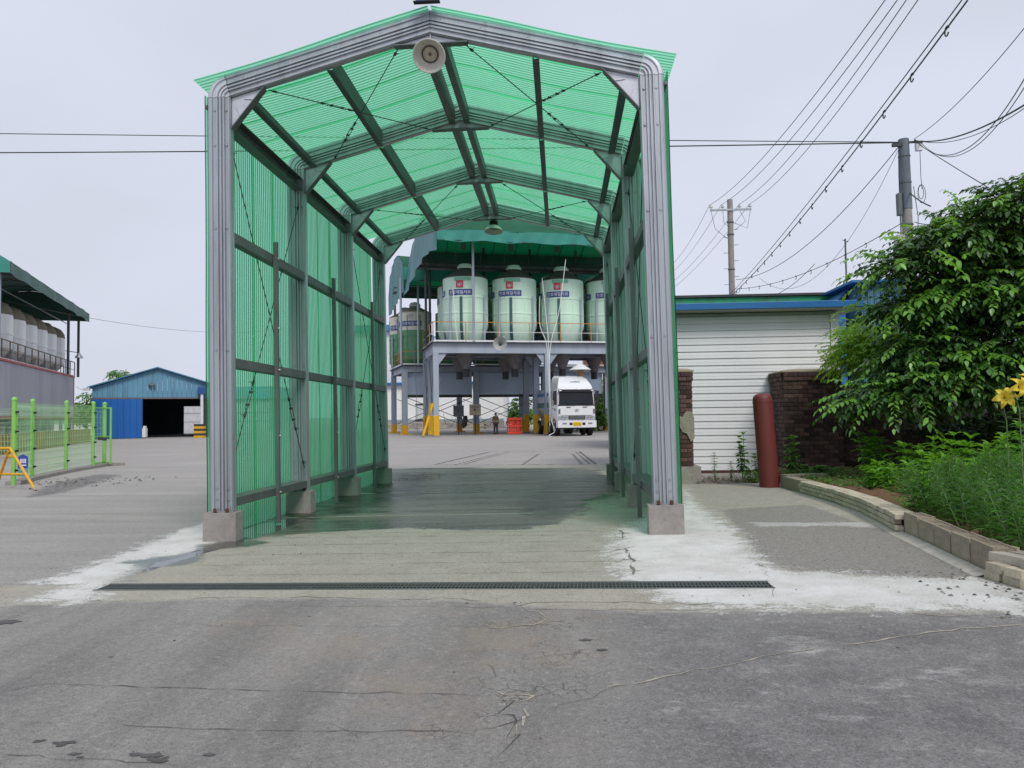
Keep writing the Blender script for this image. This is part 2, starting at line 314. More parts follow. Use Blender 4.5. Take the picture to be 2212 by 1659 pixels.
def ground_material():
    m = bpy.data.materials.new('yard surface'); m.use_nodes = True; N, L = m.node_tree.nodes, m.node_tree.links
    b = N['Principled BSDF']; t = N.new('ShaderNodeTexCoord')
    def noise(sc, det=6, ro=.6, sx=1, sy=1):
        mp = N.new('ShaderNodeMapping'); mp.inputs['Scale'].default_value = (sx, sy, 1); L.new(t.outputs['Object'], mp.inputs[0])
        n = N.new('ShaderNodeTexNoise'); n.inputs['Scale'].default_value = sc; n.inputs['Detail'].default_value = det; n.inputs['Roughness'].default_value = ro
        L.new(mp.outputs[0], n.inputs['Vector']); return n.outputs[0]
    def math_(op, a, b_=None, c=None, clamp=False):
        n = N.new('ShaderNodeMath'); n.operation = op; n.use_clamp = clamp
        for i, v in enumerate((a, b_, c)):
            if v is None: continue
            if isinstance(v, (int, float)): n.inputs[i].default_value = v
            else: L.new(v, n.inputs[i])
        return n.outputs[0]
    def mixc(f, a, c):
        x = N.new('ShaderNodeMix'); x.data_type = 'RGBA'
        for i, v in ((0, f), (6, a), (7, c)):
            if isinstance(v, (int, float)): x.inputs[i].default_value = v
            elif isinstance(v, tuple): x.inputs[i].default_value = (*v, 1)
            else: L.new(v, x.inputs[i])
        return x.outputs[2]
    def zone(name, amp, nz, w):
        a = N.new('ShaderNodeAttribute'); a.attribute_name = name
        d = math_('ADD', a.outputs['Fac'], math_('MULTIPLY', math_('SUBTRACT', nz, .5), amp))
        r = N.new('ShaderNodeMapRange'); r.interpolation_type = 'SMOOTHSTEP'; r.inputs[1].default_value = -w; r.inputs[2].default_value = w; L.new(d, r.inputs[0]); return r.outputs[0]
    def band(n, lo, hi, a=0.0, b_=1.0):
        r = N.new('ShaderNodeMapRange'); r.inputs[1].default_value = lo; r.inputs[2].default_value = hi; r.inputs[3].default_value = a; r.inputs[4].default_value = b_; L.new(n, r.inputs[0]); return r.outputs[0]
    big = noise(.35, 5, .55); mid = noise(2.2, 8, .65); streak = noise(1.1, 6, .6, 1.6, .25); fine = noise(38, 5, .75); grit = noise(170, 3, .8); edge = noise(5, 10, .75)
    strX = noise(.9, 7, .6, .22, 2.2)
    # yard: pale worn concrete and asphalt
    c = mixc(band(strX, .35, .65), (.36, .335, .315), (.48, .45, .425))
    c = mixc(band(big, .4, .62), c, (.39, .37, .355))
    # nearer left asphalt is coarser
    fz = zone('fore', .5, edge, .05)
    fc = mixc(band(streak, .36, .64), (.225, .212, .203), (.375, .355, .335))
    fc = mixc(band(mid, .45, .75, 0, .55), fc, (.36, .34, .31))
    c = mixc(fz, c, fc)
    dk = mixc(band(mid, .35, .65), (.16, .153, .155), (.30, .288, .282))
    c = mixc(zone('darkfore', 1.6, mid, .45), c, dk)
    # scuffed light marks on the right foreground
    sc_ = math_('MULTIPLY', zone('darkfore', .6, mid, .3), band(noise(1.6, 9, .72, 1.0, 1.8), .56, .66, 0, .75)); c = mixc(sc_, c, (.60, .58, .565))
    # concrete apron
    ap = mixc(band(mid, .3, .7), (.435, .40, .325), (.58, .54, .45))
    ap = mixc(band(streak, .4, .7, 0, .4), ap, (.46, .44, .40))
    apz = zone('apron', .35, edge, .05); c = mixc(apz, c, ap)
    du = mixc(band(edge, .35, .65), (.54, .50, .41), (.40, .37, .32)); c = mixc(zone('dusty', .5, edge, .12), c, du)
    ag = mixc(band(fine, .35, .62), (.16, .148, .132), (.46, .43, .385)); c = mixc(zone('agg', .45, edge, .06), c, ag)
    # lime wash, worn through by the aggregate at its edges
    lm = mixc(band(mid, .3, .75), (.76, .745, .71), (.90, .895, .88))
    wear = math_('ADD', math_('MULTIPLY', edge, .35), math_('ADD', math_('MULTIPLY', fine, .4), math_('MULTIPLY', noise(2.2, 9, .75, 1.0, 2.4), .25)))
    lz = math_('MAXIMUM', zone('lime', 2.6, wear, .035), math_('MAXIMUM', zone('lime2', 3.2, wear, .06), math_('MULTIPLY', zone('limestrip', 1.2, wear, .06), .6)), None, True)
    thin = band(noise(1.5, 8, .7), .42, .70, 1, .55)
    lz = math_('MULTIPLY', lz, thin)
    c = mixc(lz, c, lm)
    # specks and grit
    lzi = math_('SUBTRACT', 1, math_('MULTIPLY', lz, .75)); c = mixc(math_('MULTIPLY', band(grit, .54, .68, 0, .8), lzi), c, (.07, .068, .066)); c = mixc(math_('MULTIPLY', band(grit, .44, .32, 0, .6), lzi), c, (.50, .49, .47)); med = noise(95, 4, .8); c = mixc(math_('MULTIPLY', band(med, .53, .66, 0, .6), lzi), c, (.09, .086, .082)); c = mixc(math_('MULTIPLY', band(med, .44, .33, 0, .5), lzi), c, (.42, .41, .395))
    c = mixc(math_('MULTIPLY', band(fine, .52, .66, 0, .5), lzi), c, (.11, .105, .10)); chip = noise(23, 9, .86, 1, .8); c = mixc(math_('MULTIPLY', band(chip, .54, .64, 0, .45), lzi), c, (.12, .115, .11)); c = mixc(math_('MULTIPLY', band(chip, .46, .37, 0, .4), lzi), c, (.60, .58, .56)); pit = noise(60, 5, .8); c = mixc(math_('MULTIPLY', math_('MULTIPLY', zone('darkfore', 1.6, mid, .3), band(pit, .54, .64, 0, .55)), lzi), c, (.05, .048, .05)); c = mixc(math_('MULTIPLY', math_('MULTIPLY', zone('darkfore', 1.6, mid, .3), band(pit, .46, .36, 0, .4)), lzi), c, (.48, .465, .455))
    # fine alligator cracking
    vo = N.new('ShaderNodeTexVoronoi'); vo.feature = 'DISTANCE_TO_EDGE'; vo.inputs['Scale'].default_value = 9; vo.inputs['Randomness'].default_value = 1
    wv = N.new('ShaderNodeVectorMath'); wv.operation = 'ADD'; n_ = N.new('ShaderNodeTexNoise'); n_.inputs['Scale'].default_value = 9; L.new(t.outputs['Object'], n_.inputs['Vector'])
    vm = N.new('ShaderNodeVectorMath'); vm.operation = 'SCALE'; vm.inputs['Scale'].default_value = .22; L.new(n_.outputs['Color'], vm.inputs[0]); L.new(t.outputs['Object'], wv.inputs[0]); L.new(vm.outputs[0], wv.inputs[1]); L.new(wv.outputs[0], vo.inputs['Vector'])
    ck = math_('MULTIPLY', band(vo.outputs['Distance'], .0, .045, 1, 0), zone('crackzone', 1.2, mid, .25)); ck = math_('MULTIPLY', ck, band(mid, .42, .6), None, True)
    c = mixc(math_('MULTIPLY', ck, .75), c, (.05, .045, .04))
    br = zone('broken', .8, edge, .15); c = mixc(math_('MULTIPLY', br, band(fine, .42, .56)), c, (.05, .05, .052))
    # film of dirt and algae where the wash water runs; its green also paints in light from the sheets
    ws = math_('MULTIPLY', zone('wash', 1.2, mid, .5), .14); c = mixc(ws, c, (.20, .195, .15))
    mo = math_('MULTIPLY', math_('MAXIMUM', zone('moss', 1.6, edge, .25), zone('moss_green_light2', 1.8, edge, .25)), band(mid, .35, .6, .5, 1)); c = mixc(mo, c, (.04, .08, .032)); brn = math_('MULTIPLY', zone('rust', 2.5, mid, .5), band(noise(1.3, 7, .7), .45, .65, 0, .5)); c = mixc(brn, c, (.36, .29, .215))
    wz = zone('wet', 2.2, math_('ADD', math_('MULTIPLY', strX, .6), math_('MULTIPLY', edge, .4)), .07); wet = math_('MULTIPLY', wz, band(strX, .3, .6, .6, 1)); 
    dkw = N.new('ShaderNodeMix'); dkw.data_type = 'RGBA'; dkw.blend_type = 'MULTIPLY'; L.new(wet, dkw.inputs[0]); L.new(c, dkw.inputs[6]); dkw.inputs[7].default_value = (.15, .19, .165, 1); c = dkw.outputs[2]
    pz = zone('puddle', .12, edge, .02); c = mixc(pz, c, (.045, .045, .04))
    L.new(c, b.inputs['Base Color'])
    ro = math_('SUBTRACT', .93, math_('MULTIPLY', wet, .70)); ro = math_('SUBTRACT', ro, math_('MULTIPLY', pz, .35), None, True)
    L.new(ro, b.inputs['Roughness'])
    h = math_('ADD', math_('MULTIPLY', pit, 1.0), math_('ADD', math_('MULTIPLY', fine, .8), math_('MULTIPLY', mid, 1.6)))
    h = math_('SUBTRACT', h, math_('MULTIPLY', ck, 1.2)); h = math_('ADD', h, math_('MULTIPLY', lz, .3))
    bp = N.new('ShaderNodeBump'); bp.inputs['Distance'].default_value = .02; L.new(h, bp.inputs['Height'])
    L.new(math_('MULTIPLY', math_('SUBTRACT', 1, pz), math_('SUBTRACT', .8, math_('MULTIPLY', wet, .68))), bp.inputs['Strength']); L.new(bp.outputs[0], b.inputs['Normal'])
    return m
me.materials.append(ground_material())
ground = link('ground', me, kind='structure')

def ribbon(paths, name, m, dz=.004, **kw):
    """thin jagged strips lying on the ground; paths: (points, width, jitter)"""
    b = MB()
    for pts, w, jit in paths:
        P = []
        for (x0, y0), (x1, y1) in zip(pts[:-1], pts[1:]):
            n = max(2, int(math.hypot(x1 - x0, y1 - y0) / .09))
            for i in range(n): P.append((x0 + (x1 - x0) * i / n + rng.normal(0, jit), y0 + (y1 - y0) * i / n + rng.normal(0, jit)))
        P.append(pts[-1]); vs = []
        for i, (x, y) in enumerate(P):
            a = P[max(i - 1, 0)]; c = P[min(i + 1, len(P) - 1)]; d = Vector((c[0] - a[0], c[1] - a[1])).normalized(); ww = w * (.35 + rng.random() * .9) * (0.3 if i in (0, len(P) - 1) else 1) * (1 if rng.random() > .2 else .15)
            for s in (-1, 1):
                px, py = x - d.y * s * ww / 2, y + d.x * s * ww / 2; vs.append((px, py, gz(px, py) + dz))
        b.add(vs, [(2 * i, 2 * i + 1, 2 * i + 3, 2 * i + 2) for i in range(len(P) - 1)])
    return b.build(name, m, **kw)
crackm = mat('dark open crack', (.075, .065, .055), .95)
sandm = mat('sand filled crack', (.36, .32, .26), .95, 0, .3, 20, bump=.5)
patchm = mat('black tar spot', (.085, .08, .08), .8, 0, .3, 12, bump=.5)
CR = [([(-3.21, 4.24), (-3.08, 4.37), (-2.86, 4.37), (-2.16, 4.31), (-1.33, 4.24), (-0.40, 4.18)], 0.0065, 0.012), ([(-2.88, 3.81), (-2.38, 3.80), (-1.52, 3.72), (-0.51, 3.71), (-0.36, 3.76), (-0.17, 3.88)], 0.0058, 0.012),
      ([(-2.60, 3.44), (-2.13, 3.41), (-1.67, 3.34)], 0.0050, 0.012), ([(-3.21, 6.49), (-2.03, 6.48), (-1.41, 6.37), (-0.84, 6.39), (-0.36, 6.14), (-0.14, 6.25), (0.30, 6.21), (1.36, 6.10)], 0.0086, 0.022),
      ([(-3.20, 5.79), (-3.16, 6.14), (-2.95, 6.19), (-1.94, 6.17), (-0.43, 6.09)], 0.0043, 0.015), ([(-3.01, 5.65), (-2.10, 5.59), (-0.73, 5.54), (-0.23, 5.55)], 0.0036, 0.012),
      ([(-0.50, 6.03), (0.29, 5.97), (0.98, 5.95), (1.67, 5.95)], 0.0072, 0.015), ([(-0.40, 4.18), (-0.29, 4.00), (-0.21, 3.83), (-0.26, 3.56), (-0.26, 3.34)], 0.0079, 0.045),
      ([(-4.73, 6.57), (-4.42, 6.49), (-3.90, 6.40), (-3.23, 6.44)], 0.0058, 0.018), ([(2.08, 8.40), (1.76, 6.84), (1.67, 6.33)], 0.0043, 0.030), ([(-0.11, 4.34), (0.10, 4.48), (0.32, 4.60)], 0.0029, 0.022),
      ([(-0.05, 3.83), (0.02, 4.07), (0.17, 4.27), (0.46, 4.41)], 0.0029, 0.030), ([(-1.45, 3.61), (-1.20, 3.83), (-0.96, 3.61)], 0.0022, 0.045), ([(-0.63, 5.03), (-0.45, 4.66), (-0.43, 4.20)], 0.0022, 0.045)]
ribbon(CR, 'crack', crackm, .004, kind='structure')
SA = [([(3.10, 5.48), (2.39, 5.32), (2.01, 5.13), (1.36, 4.90), (1.04, 4.71), (0.75, 4.58), (0.46, 4.41), (0.20, 4.27)], 0.017, .012), ([(-0.32, 6.08), (-0.17, 5.83), (-0.13, 5.63), (-0.30, 5.55), (-0.56, 5.49)], 0.017, .02),
      ([(-0.41, 4.24), (-0.28, 4.18), (-0.18, 4.15), (-0.29, 4.07)], 0.021, .02), ([(-0.14, 6.07), (-0.07, 6.13), (0.08, 6.10)], 0.014, .01), ([(3.21, 5.66), (2.72, 5.70), (2.46, 5.84)], 0.014, .012), ([(-0.29, 3.61), (-0.23, 3.74), (-0.17, 3.88), (-0.22, 4.00)], 0.017, .03)]
ribbon(SA, 'sand_line', sandm, .0035, kind='structure')
SC = [([(-4.85, 11.37), (1.35, 11.22)], .012, .003)]
for y_, a_, b_ in ((1135,430,1010),(1151,560,1230),(1158,600,1240),(1170,560,1250),(1176,420,1230),(1191,420,1265),(1213,430,1270),(1235,420,1280)):
    pass
SC += [([(-4.59, 10.18), (-1.93, 10.11), (0.49, 9.98)], .010, .003), ([(-3.93, 9.79), (-1.27, 9.72), (0.53, 9.62)], .010, .003), ([(-3.92, 9.19), (-1.76, 9.20), (0.61, 9.16)], .010, .003), ([(-3.98, 8.58), (-1.63, 8.54), (0.62, 8.51)], .009, .003),
       ([(-3.80, 7.97), (-1.52, 7.95), (0.64, 7.90)], .008, .003), ([(-3.74, 7.46), (-1.42, 7.41), (0.62, 7.40)], .008, .003), ([(0.64, 12.87), (1.36, 13.18)], .02, .003), ([(0.47, 10.68), (1.05, 10.80)], .014, .003)]
for L_ in ([(0.63, 9.88), (0.85, 9.66)], [(0.62, 9.61), (0.86, 9.82)], [(0.57, 9.16), (0.86, 9.34)], [(0.61, 9.47), (0.84, 9.24)], [(0.53, 8.52), (0.80, 8.76)], [(0.55, 8.69), (0.79, 8.44)], [(0.52, 7.88), (0.77, 8.07)], [(0.56, 8.06), (0.79, 7.87)], [(0.56, 7.40), (0.78, 7.43)], [(0.69, 12.34), (1.01, 12.68)], [(0.60, 11.99), (0.97, 11.70)]):
    SC.append((L_, .012, .004))
ribbon(SC, 'saw_cut', crackm, .005, kind='structure')
ribbon([([(0.73, 10.03), (0.71, 9.35)], .03, .014), ([(0.69, 8.62), (0.69, 8.10), (0.66, 7.55), (0.64, 7.23)], .026, .016)], 'pitted_joint', mat('crumbled joint', (.20, .185, .155), .95, 0, .4, 25, bump=.6), .0065, kind='structure')
# raised concrete joints across the wash floor, pale where the water has drained off
jm = mat('pale joint filler', (.42, .47, .42), .6, 0, .15, 6)
ribbon([([(-4.46, 11.86), (-2.27, 11.92), (0.59, 11.87)], .035, .004), ([(-4.55, 15.76), (-2.04, 15.77), (0.69, 15.52)], .06, .004), ([(-4.71, 20.18), (-1.99, 20.12), (0.53, 19.77)], .06, .004)], 'floor_joint', jm, .007, kind='structure')
# weighbridge set into the yard
wb = MB(); wbm = mat('weighbridge concrete', (.27, .25, .235), .9, 0, .12, 2)
q = [(-4.21, 25.22), (1.05, 24.08), (0.73, 32.37), (-3.08, 33.25)]
ribbon([(q[:2], .06, .002), ([q[1], q[2]], .09, .002), ([q[2], q[3]], .06, .002), ([q[3], q[0]], .10, .002), ([(-3.23, 24.98), (-2.27, 33.07)], .05, .002), ([(0.87, 24.13), (0.56, 32.42)], .05, .002)], 'weighbridge_joint', crackm, .006, kind='structure')
dots = MB()
for a, c in (([(-3.46, 25.04), (-2.62, 32.00)]), ([(-1.25, 24.70), (-0.92, 31.23)]), ([(0.61, 24.43), (0.40, 30.91)])):
    for i in range(13):
        x = a[0] + (c[0] - a[0]) * i / 13; y = a[1] + (c[1] - a[1]) * i / 13; dots.box(x - .05, x + .05, y - .09, y + .09, gz(x, y) - .01, gz(x, y) + .006)
dots.build('weighbridge_slot', crackm, kind='structure')
# tar spots and pebbles on the asphalt
for (x, y), r in zip([(-4.31, 5.76), (-2.52, 3.59), (-2.39, 3.57), (-2.25, 3.45), (-2.21, 3.42), (-1.87, 3.44), (-1.82, 3.40), (-1.96, 3.45), (-2.94, 4.88), (-0.78, 6.23), (-0.40, 6.22), (0.23, 4.97), (0.14, 5.19), (-1.62, 3.45)], (.07,.02,.03,.02,.012,.03,.035,.02,.012,.012,.012,.025,.03,.02)):
    n = 15; pts = [(x + r * 1.5 * (1 + rng.normal(0, .32)) * math.cos(2 * PI * i / n), y + r * .8 * (1 + rng.normal(0, .32)) * math.sin(2 * PI * i / n)) for i in range(n)]
    MB().add([(a, b, gz(a, b) + .004) for a, b in pts], [tuple(range(n))]).build('tar_spot', patchm, kind='structure')
gravel = MB()
def pebble(x, y, r):
    z = gz(x, y); k = [(x + r * math.cos(a) * rng.uniform(.7, 1.2), y + r * math.sin(a) * rng.uniform(.7, 1.2), z + r * .15) for a in (0, 1.2, 2.4, 3.8, 5)]
    gravel.add(k + [(x + rng.normal(0, r * .2), y, z + r * .8), (x, y, z - .002)], [(0, 1, 5), (1, 2, 5), (2, 3, 5), (3, 4, 5), (4, 0, 5)])
for _ in range(260): pebble(rng.uniform(-7, 4), rng.uniform(3, 9), rng.uniform(.004, .011))
for _ in range(150):
    x, y = [(-12.97, 19.76)][0]; pebble(x + rng.normal(0, .9), y + rng.normal(0, .8), rng.uniform(.015, .05))
for _ in range(60): pebble(rng.uniform(3.0, 3.7), rng.uniform(5.6, 7.4), rng.uniform(.008, .022))
for _ in range(120): pebble(rng.uniform(-4, 1), rng.uniform(8, 18), rng.uniform(.006, .014))
gravel.build('gravel', mat('loose grit', (.14, .13, .12), .9, 0, .3, 8, island=.6), kind='stuff')

# ------------------------------------------------------------------ far land behind the yard
hill = MB(); P = []
for j in range(9):
    row = []
    for i in range(81):
        a = -1.1 + 2.2 * i / 80; r = 420 + j * 60
        row.append((r * math.sin(a), r * math.cos(a), -1 + math.sin(j / 8 * PI) * (9 + 6 * math.sin(a * 9 + 1) + 4 * math.sin(a * 23) + 2 * math.sin(a * 51))))
    P.append(row)
hill.grid(P).build('hill', mat('wooded hillside', (.10, .15, .10), .95, 0, .3, .03), kind='structure', smooth=True)

# ------------------------------------------------------------------ drain with steel gratings
dr = root('drain_channel', 'long slotted steel floor drain crossing the concrete in front of the green wash tunnel', 'drain', (-1.265, 6.88, -.016), (0, -.0126, -.033))
HW = (DX1 - DX0) / 2; HD = (DY1 - DY0) / 2
b = MB(); e = .01
b.box(-HW - .03, HW + .03, -HD - .03, -HD, -.35, -.008).box(-HW - .03, HW + .03, HD, HD + .03, -.35, -.008).box(-HW - .03, -HW, -HD, HD, -.35, -.008).box(HW, HW + .03, -HD, HD, -.35, -.008).box(-HW - .03, HW + .03, -HD - .03, HD + .03, -.38, -.35)
b.build('trench', mat('wet dark trench', (.035, .033, .03), .7), dr)
b = MB(); b.box(-HW - .005, HW + .005, -HD - .012, -HD + .012, -.04, .006).box(-HW - .005, HW + .005, HD - .012, HD + .012, -.04, .006); b.build('frame', galv_shaded, dr)
gm = MB(); n = 6; Lg = 2 * HW / n - .008
gm.box(-Lg / 2, Lg / 2, -HD + .014, -HD + .022, -.035, .002).box(-Lg / 2, Lg / 2, HD - .022, HD - .014, -.035, .002).box(-Lg / 2, -Lg / 2 + .006, -HD + .022, HD - .022, -.035, .002).box(Lg / 2 - .006, Lg / 2, -HD + .022, HD - .022, -.035, .002)
gm.box(-Lg / 2 + .006, Lg / 2 - .006, -.004, .004, -.010, .0)
k = 30
for i in range(1, k): x = -Lg / 2 + Lg * i / k; gm.box(x - .003, x + .003, -HD + .022, HD - .022, -.007, .001)
gme = gm.mesh('grate', galv_shaded)
for i in range(n): link('grate', gme, dr, ((i + .5) * (2 * HW / n) - HW, 0, 0))

# ------------------------------------------------------------------ the green wash tunnel
tun = root('wash_tunnel', 'large green translucent vehicle wash tunnel with ribbed galvanised steel portal frames', 'wash tunnel', (-1.546, 9.72, -.0195), (-.0061, -.0126, 0))
FR = [0, 2.93, 5.87, 8.8]
XI, XO, ZC, SL, W = 2.66, 2.98, 5.79, .263, .31
PR = [(0, .05), (0, -.035), (.012, -.06), (.032, -.06), (.038, -.034), (.075, -.034), (.081, -.06), (.098, -.06), (.104, -.034), (.118, -.034), (.124, -.06), (.144, -.06), (.150, -.034), (.164, -.034), (.170, -.06), (.187, -.06), (.193, -.042), (.240, -.042), (.246, -.06), (.275, -.06), (.298, -.048), (.31, -.03), (.31, .05)]
alpha = math.atan(SL)
def portal(s):
    """post, elbow and rafter meshes for side s (+1 right, -1 left)"""
    fl = (lambda f: f) if s > 0 else (lambda f: f[::-1])
    post = MB(); post.extrude(fl([(s * (XI + .01 + w), y, .372) for w, y in PR]), (0, 0, ZC - .374))
    post.box(min(s * XI, s * XO), max(s * XI, s * XO), -.08, .07, .36, .371)
    elb = MB(); rows = []
    for i in range(8):
        a = (PI / 2 - alpha) * i / 7; rows.append([(s * (XI + .012 + (w) * math.cos(a)), y * 1.0 - .004, ZC + .002 + w * math.sin(a)) for w, y in PR])
    elb.grid([r + [r[0]] for r in rows]); elb.add(rows[0], [tuple(range(len(PR)))]).add(rows[-1], [tuple(range(len(PR)))])
    raf = MB(); n = (math.sin(alpha), math.cos(alpha)); d = Vector((-s * math.cos(alpha), 0, math.sin(alpha))); Ln = (XI - .006) / math.cos(alpha) - .002
    # end at the ridge is mitred: profile points slide along the slope
    a = []; c = []
    for w, y in PR:
        px, pz = XI + n[0] * w, ZC + n[1] * w + .004; a.append((s * (px + .004), y, pz - .004 * SL)); c.append((s * .003, y, ZC + .004 + w / math.cos(alpha) + SL * (XI - .003)))
    k = len(PR); raf.add(a + c, [(i, (i + 1) % k, (i + 1) % k + k, i + k) for i in range(k)] + [tuple(range(k)), tuple(range(k, 2 * k))])
    gus = MB(); gus.extrude([(s * (XI + .005), -.008, ZC - .40), (s * (XI + .005), -.008, ZC - .002), (s * (XI - .42), -.008, ZC + .42 * SL - .002)], (0, .016, 0))
    for t in (.28, .72):
        p = Vector((s * (XI), 0, ZC - .40)).lerp(Vector((s * (XI - .42), 0, ZC + .42 * SL)), t); q = p.lerp(Vector((s * XI, 0, ZC)), .45); gus.bar(p + Vector((0, -.012, 0)), q + Vector((0, -.012, 0)), .014, .014, up=(0, 1, 0))
    st = MB(); st.bar((s * (XI + .0), 0, ZC - .42), (s * (XI - .44), 0, ZC + .44 * SL - .01), .12, .012, up=(s * .7, 0, .7))
    blk = MB(); blk.box(min(s * 2.60, s * 3.03), max(s * 2.60, s * 3.03), -.14, .10, -.25, .358)
    return [mb.mesh(nm, mm, sm) for mb, nm, mm, sm in ((post, 'post', galv, False), (elb, 'corner_elbow', plate, 'auto'), (raf, 'rafter', galv, False), (gus, 'gusset', plate, False), (st, 'gusset_flange', galv_shaded, False), (blk, 'foundation_block', conc, False))]
PM = {s: portal(s) for s in (-1, 1)}
rp_ = MB(); rp_.extrude([(-.45, -.008, ZC + SL * (XI - .45) - .004), (.45, -.008, ZC + SL * (XI - .45) - .004), (0, -.008, ZC + SL * XI - .002)], (0, .016, 0)); rp_.box(-.004, .004, -.05, -.009, ZC + SL * (XI - .45) + .01, ZC + SL * XI - .01)
rpm = rp_.mesh('ridge_gusset', plate); rf_ = MB(); rf_.box(-.48, .48, -.06, .06, ZC + SL * (XI - .45) - .02, ZC + SL * (XI - .45) - .005); rfm = rf_.mesh('ridge_flange', galv_shaded)
boltme = MB().lathe([(.001, -.014), (.015, -.014), (.017, -.010), (.017, 0), (.024, 0), (.024, .003)], 8, M=Matrix.Rotation(-PI / 2, 4, 'X') @ Matrix.Scale(1, 4), cap=False).mesh('bolt', boltm)
for fi, y in enumerate(FR):
    for s in (-1, 1):
        for me_ in PM[s]: link(me_.name.split('.')[0], me_, tun, (0, y, 0))
        if fi <= 2:
            for z in (.52, .66, 2.45, 4.05, 5.15, 5.62):
                for w in (.055, .215): link('bolt', boltme, tun, (s * (XI + .01 + w), y - .036, z))
            for u in (.12, .65, 1.25, 1.9, 2.5):
                for w in ((.215,) if u not in (.12,) else (.215,)):
                    link('bolt', boltme, tun, (s * u, y - .044, ZC + SL * (XI - u) + w))
    link('ridge_gusset', rpm, tun, (0, y, 0)); link('ridge_flange', rfm, tun, (0, y, 0))
# rusty anchor studs
stud = MB().lathe([(.012, 0), (.012, .05), (.022, .05), (.022, .03), (.022, .012), (.03, .011)], 8).mesh('anchor_stud', mat('rusty stud', (.12, .04, .02), .8))
for y in (0, 2.93):
    for s in (-1, 1):
        for w in (.06, .22): link('anchor_stud', stud, tun, (s * (XI + .01 + w), y - .10, .36))
def cbeam(x0, x1, z0, z1, y0, y1, name, m=galv_shaded, lip=.0, s=1):
    """grooved C member along y: web on the outside, open side facing the middle"""
    b = MB(); t = .012
    w = z1 - z0; h = [(0, 0), (.0, .2), (.25, .2), (.25, .35), (0, .35), (0, .65), (.25, .65), (.25, .8), (0, .8), (0, 1)]
    pr = [(x0, z0), (x1, z0)] + [(x1 - (x1 - x0) * a * .3, z0 + w * c) for a, c in h] + [(x1, z1), (x0, z1), (x0, z1 - t), (x1 - (x1 - x0) * .3 - .01, z1 - t), (x1 - (x1 - x0) * .3 - .01, z0 + t), (x0, z0 + t)]
    pts = [(s * a, y0, c) for a, c in pr]
    b.extrude(pts if s > 0 else pts[::-1], (0, y1 - y0, 0)); return b.build(name, m, tun)
for i in range(3):
    y0, y1 = FR[i] + .052, FR[i + 1] - .062
    for s in (-1, 1):
        zr = lambda x: ZC + SL * (XI - x)
        b = MB(); x0, x1 = (s * .075, s * .155) if s > 0 else (s * .155, s * .075); b.box(x0, x1, y0, y1, zr(.12) - .02, zr(.12) + .24).box(x0 - .02 * (s < 0), x1 + .02 * (s > 0), y0, y1, zr(.12) - .02 - .008, zr(.12) - .021); b.build('ridge_purlin', galv_shaded, tun)
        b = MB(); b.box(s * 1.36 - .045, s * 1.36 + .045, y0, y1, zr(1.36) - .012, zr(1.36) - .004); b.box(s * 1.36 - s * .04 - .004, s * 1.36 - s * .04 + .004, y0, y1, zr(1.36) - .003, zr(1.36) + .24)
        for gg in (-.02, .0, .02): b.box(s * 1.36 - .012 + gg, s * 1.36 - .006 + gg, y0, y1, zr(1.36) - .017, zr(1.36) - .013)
        b.build('purlin', galv_shaded, tun)
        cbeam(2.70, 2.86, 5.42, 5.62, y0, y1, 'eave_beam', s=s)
        b = MB(); b.box(min(s * 2.46, s * 2.56), max(s * 2.46, s * 2.56), y0, y1, 5.80, 5.81).box(s * 2.56 - .004, s * 2.56 + .004, y0, y1, 5.81, 6.0).box(s * 2.46 - .004, s * 2.46 + .004, y0, y1, 5.811, 5.84); b.build('eave_purlin', galv_shaded, tun)
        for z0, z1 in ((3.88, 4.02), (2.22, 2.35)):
            b = MB(); b.box(min(s * 2.69, s * 2.80), max(s * 2.69, s * 2.80), y0, y1, z0, z0 + .008).box(min(s * 2.69, s * 2.80), max(s * 2.69, s * 2.80), y0, y1, z1 - .008, z1).box(s * 2.69 - .004, s * 2.69 + .004, y0, y1, z0 + .008, z1 - .008); b.build('girt', galv_shaded, tun)
        b = MB(); b.box(min(s * 2.68, s * 2.93), max(s * 2.68, s * 2.93), y0, y1, .52, .53).box(s * 2.684 - .004, s * 2.684 + .004, y0, y1, .42, .519); b.build('bottom_rail', galv_shaded, tun)
        ym = (y0 + y1) / 2
        b = MB(); b.box(s * 2.645 - .03, s * 2.645 + .03, ym - .03, ym + .03, .02, 4.2); b.build('upright_guard', galv_shaded, tun)
        for z in (.47, 2.28, 2.9, 3.95, 1.3): link('bolt', boltme, tun, (s * 2.645 + .034, ym, z), (0, 0, PI / 2))
# corrugated sheets
PITCH_, AMP = .0762, .013
def wave(L0, L1):
    """positions along the run, offset, rib flag per segment"""
    xs, of, rb = [], [], []; k0 = math.floor(L0 / PITCH_); k = k0
    while k * PITCH_ < L1 + PITCH_:
        for f, o in ((0, 0), (.36, .0), (.74, .0), (.765, 1), (.975, 1)):
            xs.append((k + f) * PITCH_); of.append(o * AMP)
        k += 1
    xs, of = np.array(xs), np.array(of); m = (xs >= L0) & (xs <= L1); return xs[m], of[m]
def sheet(name, L0, L1, fpos, rows):
    ys, of = wave(L0, L1); nR = rows; V = np.array([[fpos(y, o, t / (nR - 1)) for y, o in zip(ys, of)] for t in range(nR)]); n = len(ys)
    I = np.arange(nR * n).reshape(nR, n); F = np.stack([I[:-1, :-1], I[:-1, 1:], I[1:, 1:], I[1:, :-1]], -1).reshape(-1, 4)
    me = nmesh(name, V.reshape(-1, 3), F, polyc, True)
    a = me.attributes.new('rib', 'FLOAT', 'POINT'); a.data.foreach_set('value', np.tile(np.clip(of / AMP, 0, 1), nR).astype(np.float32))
    return link(name, me, tun)
SW = .86
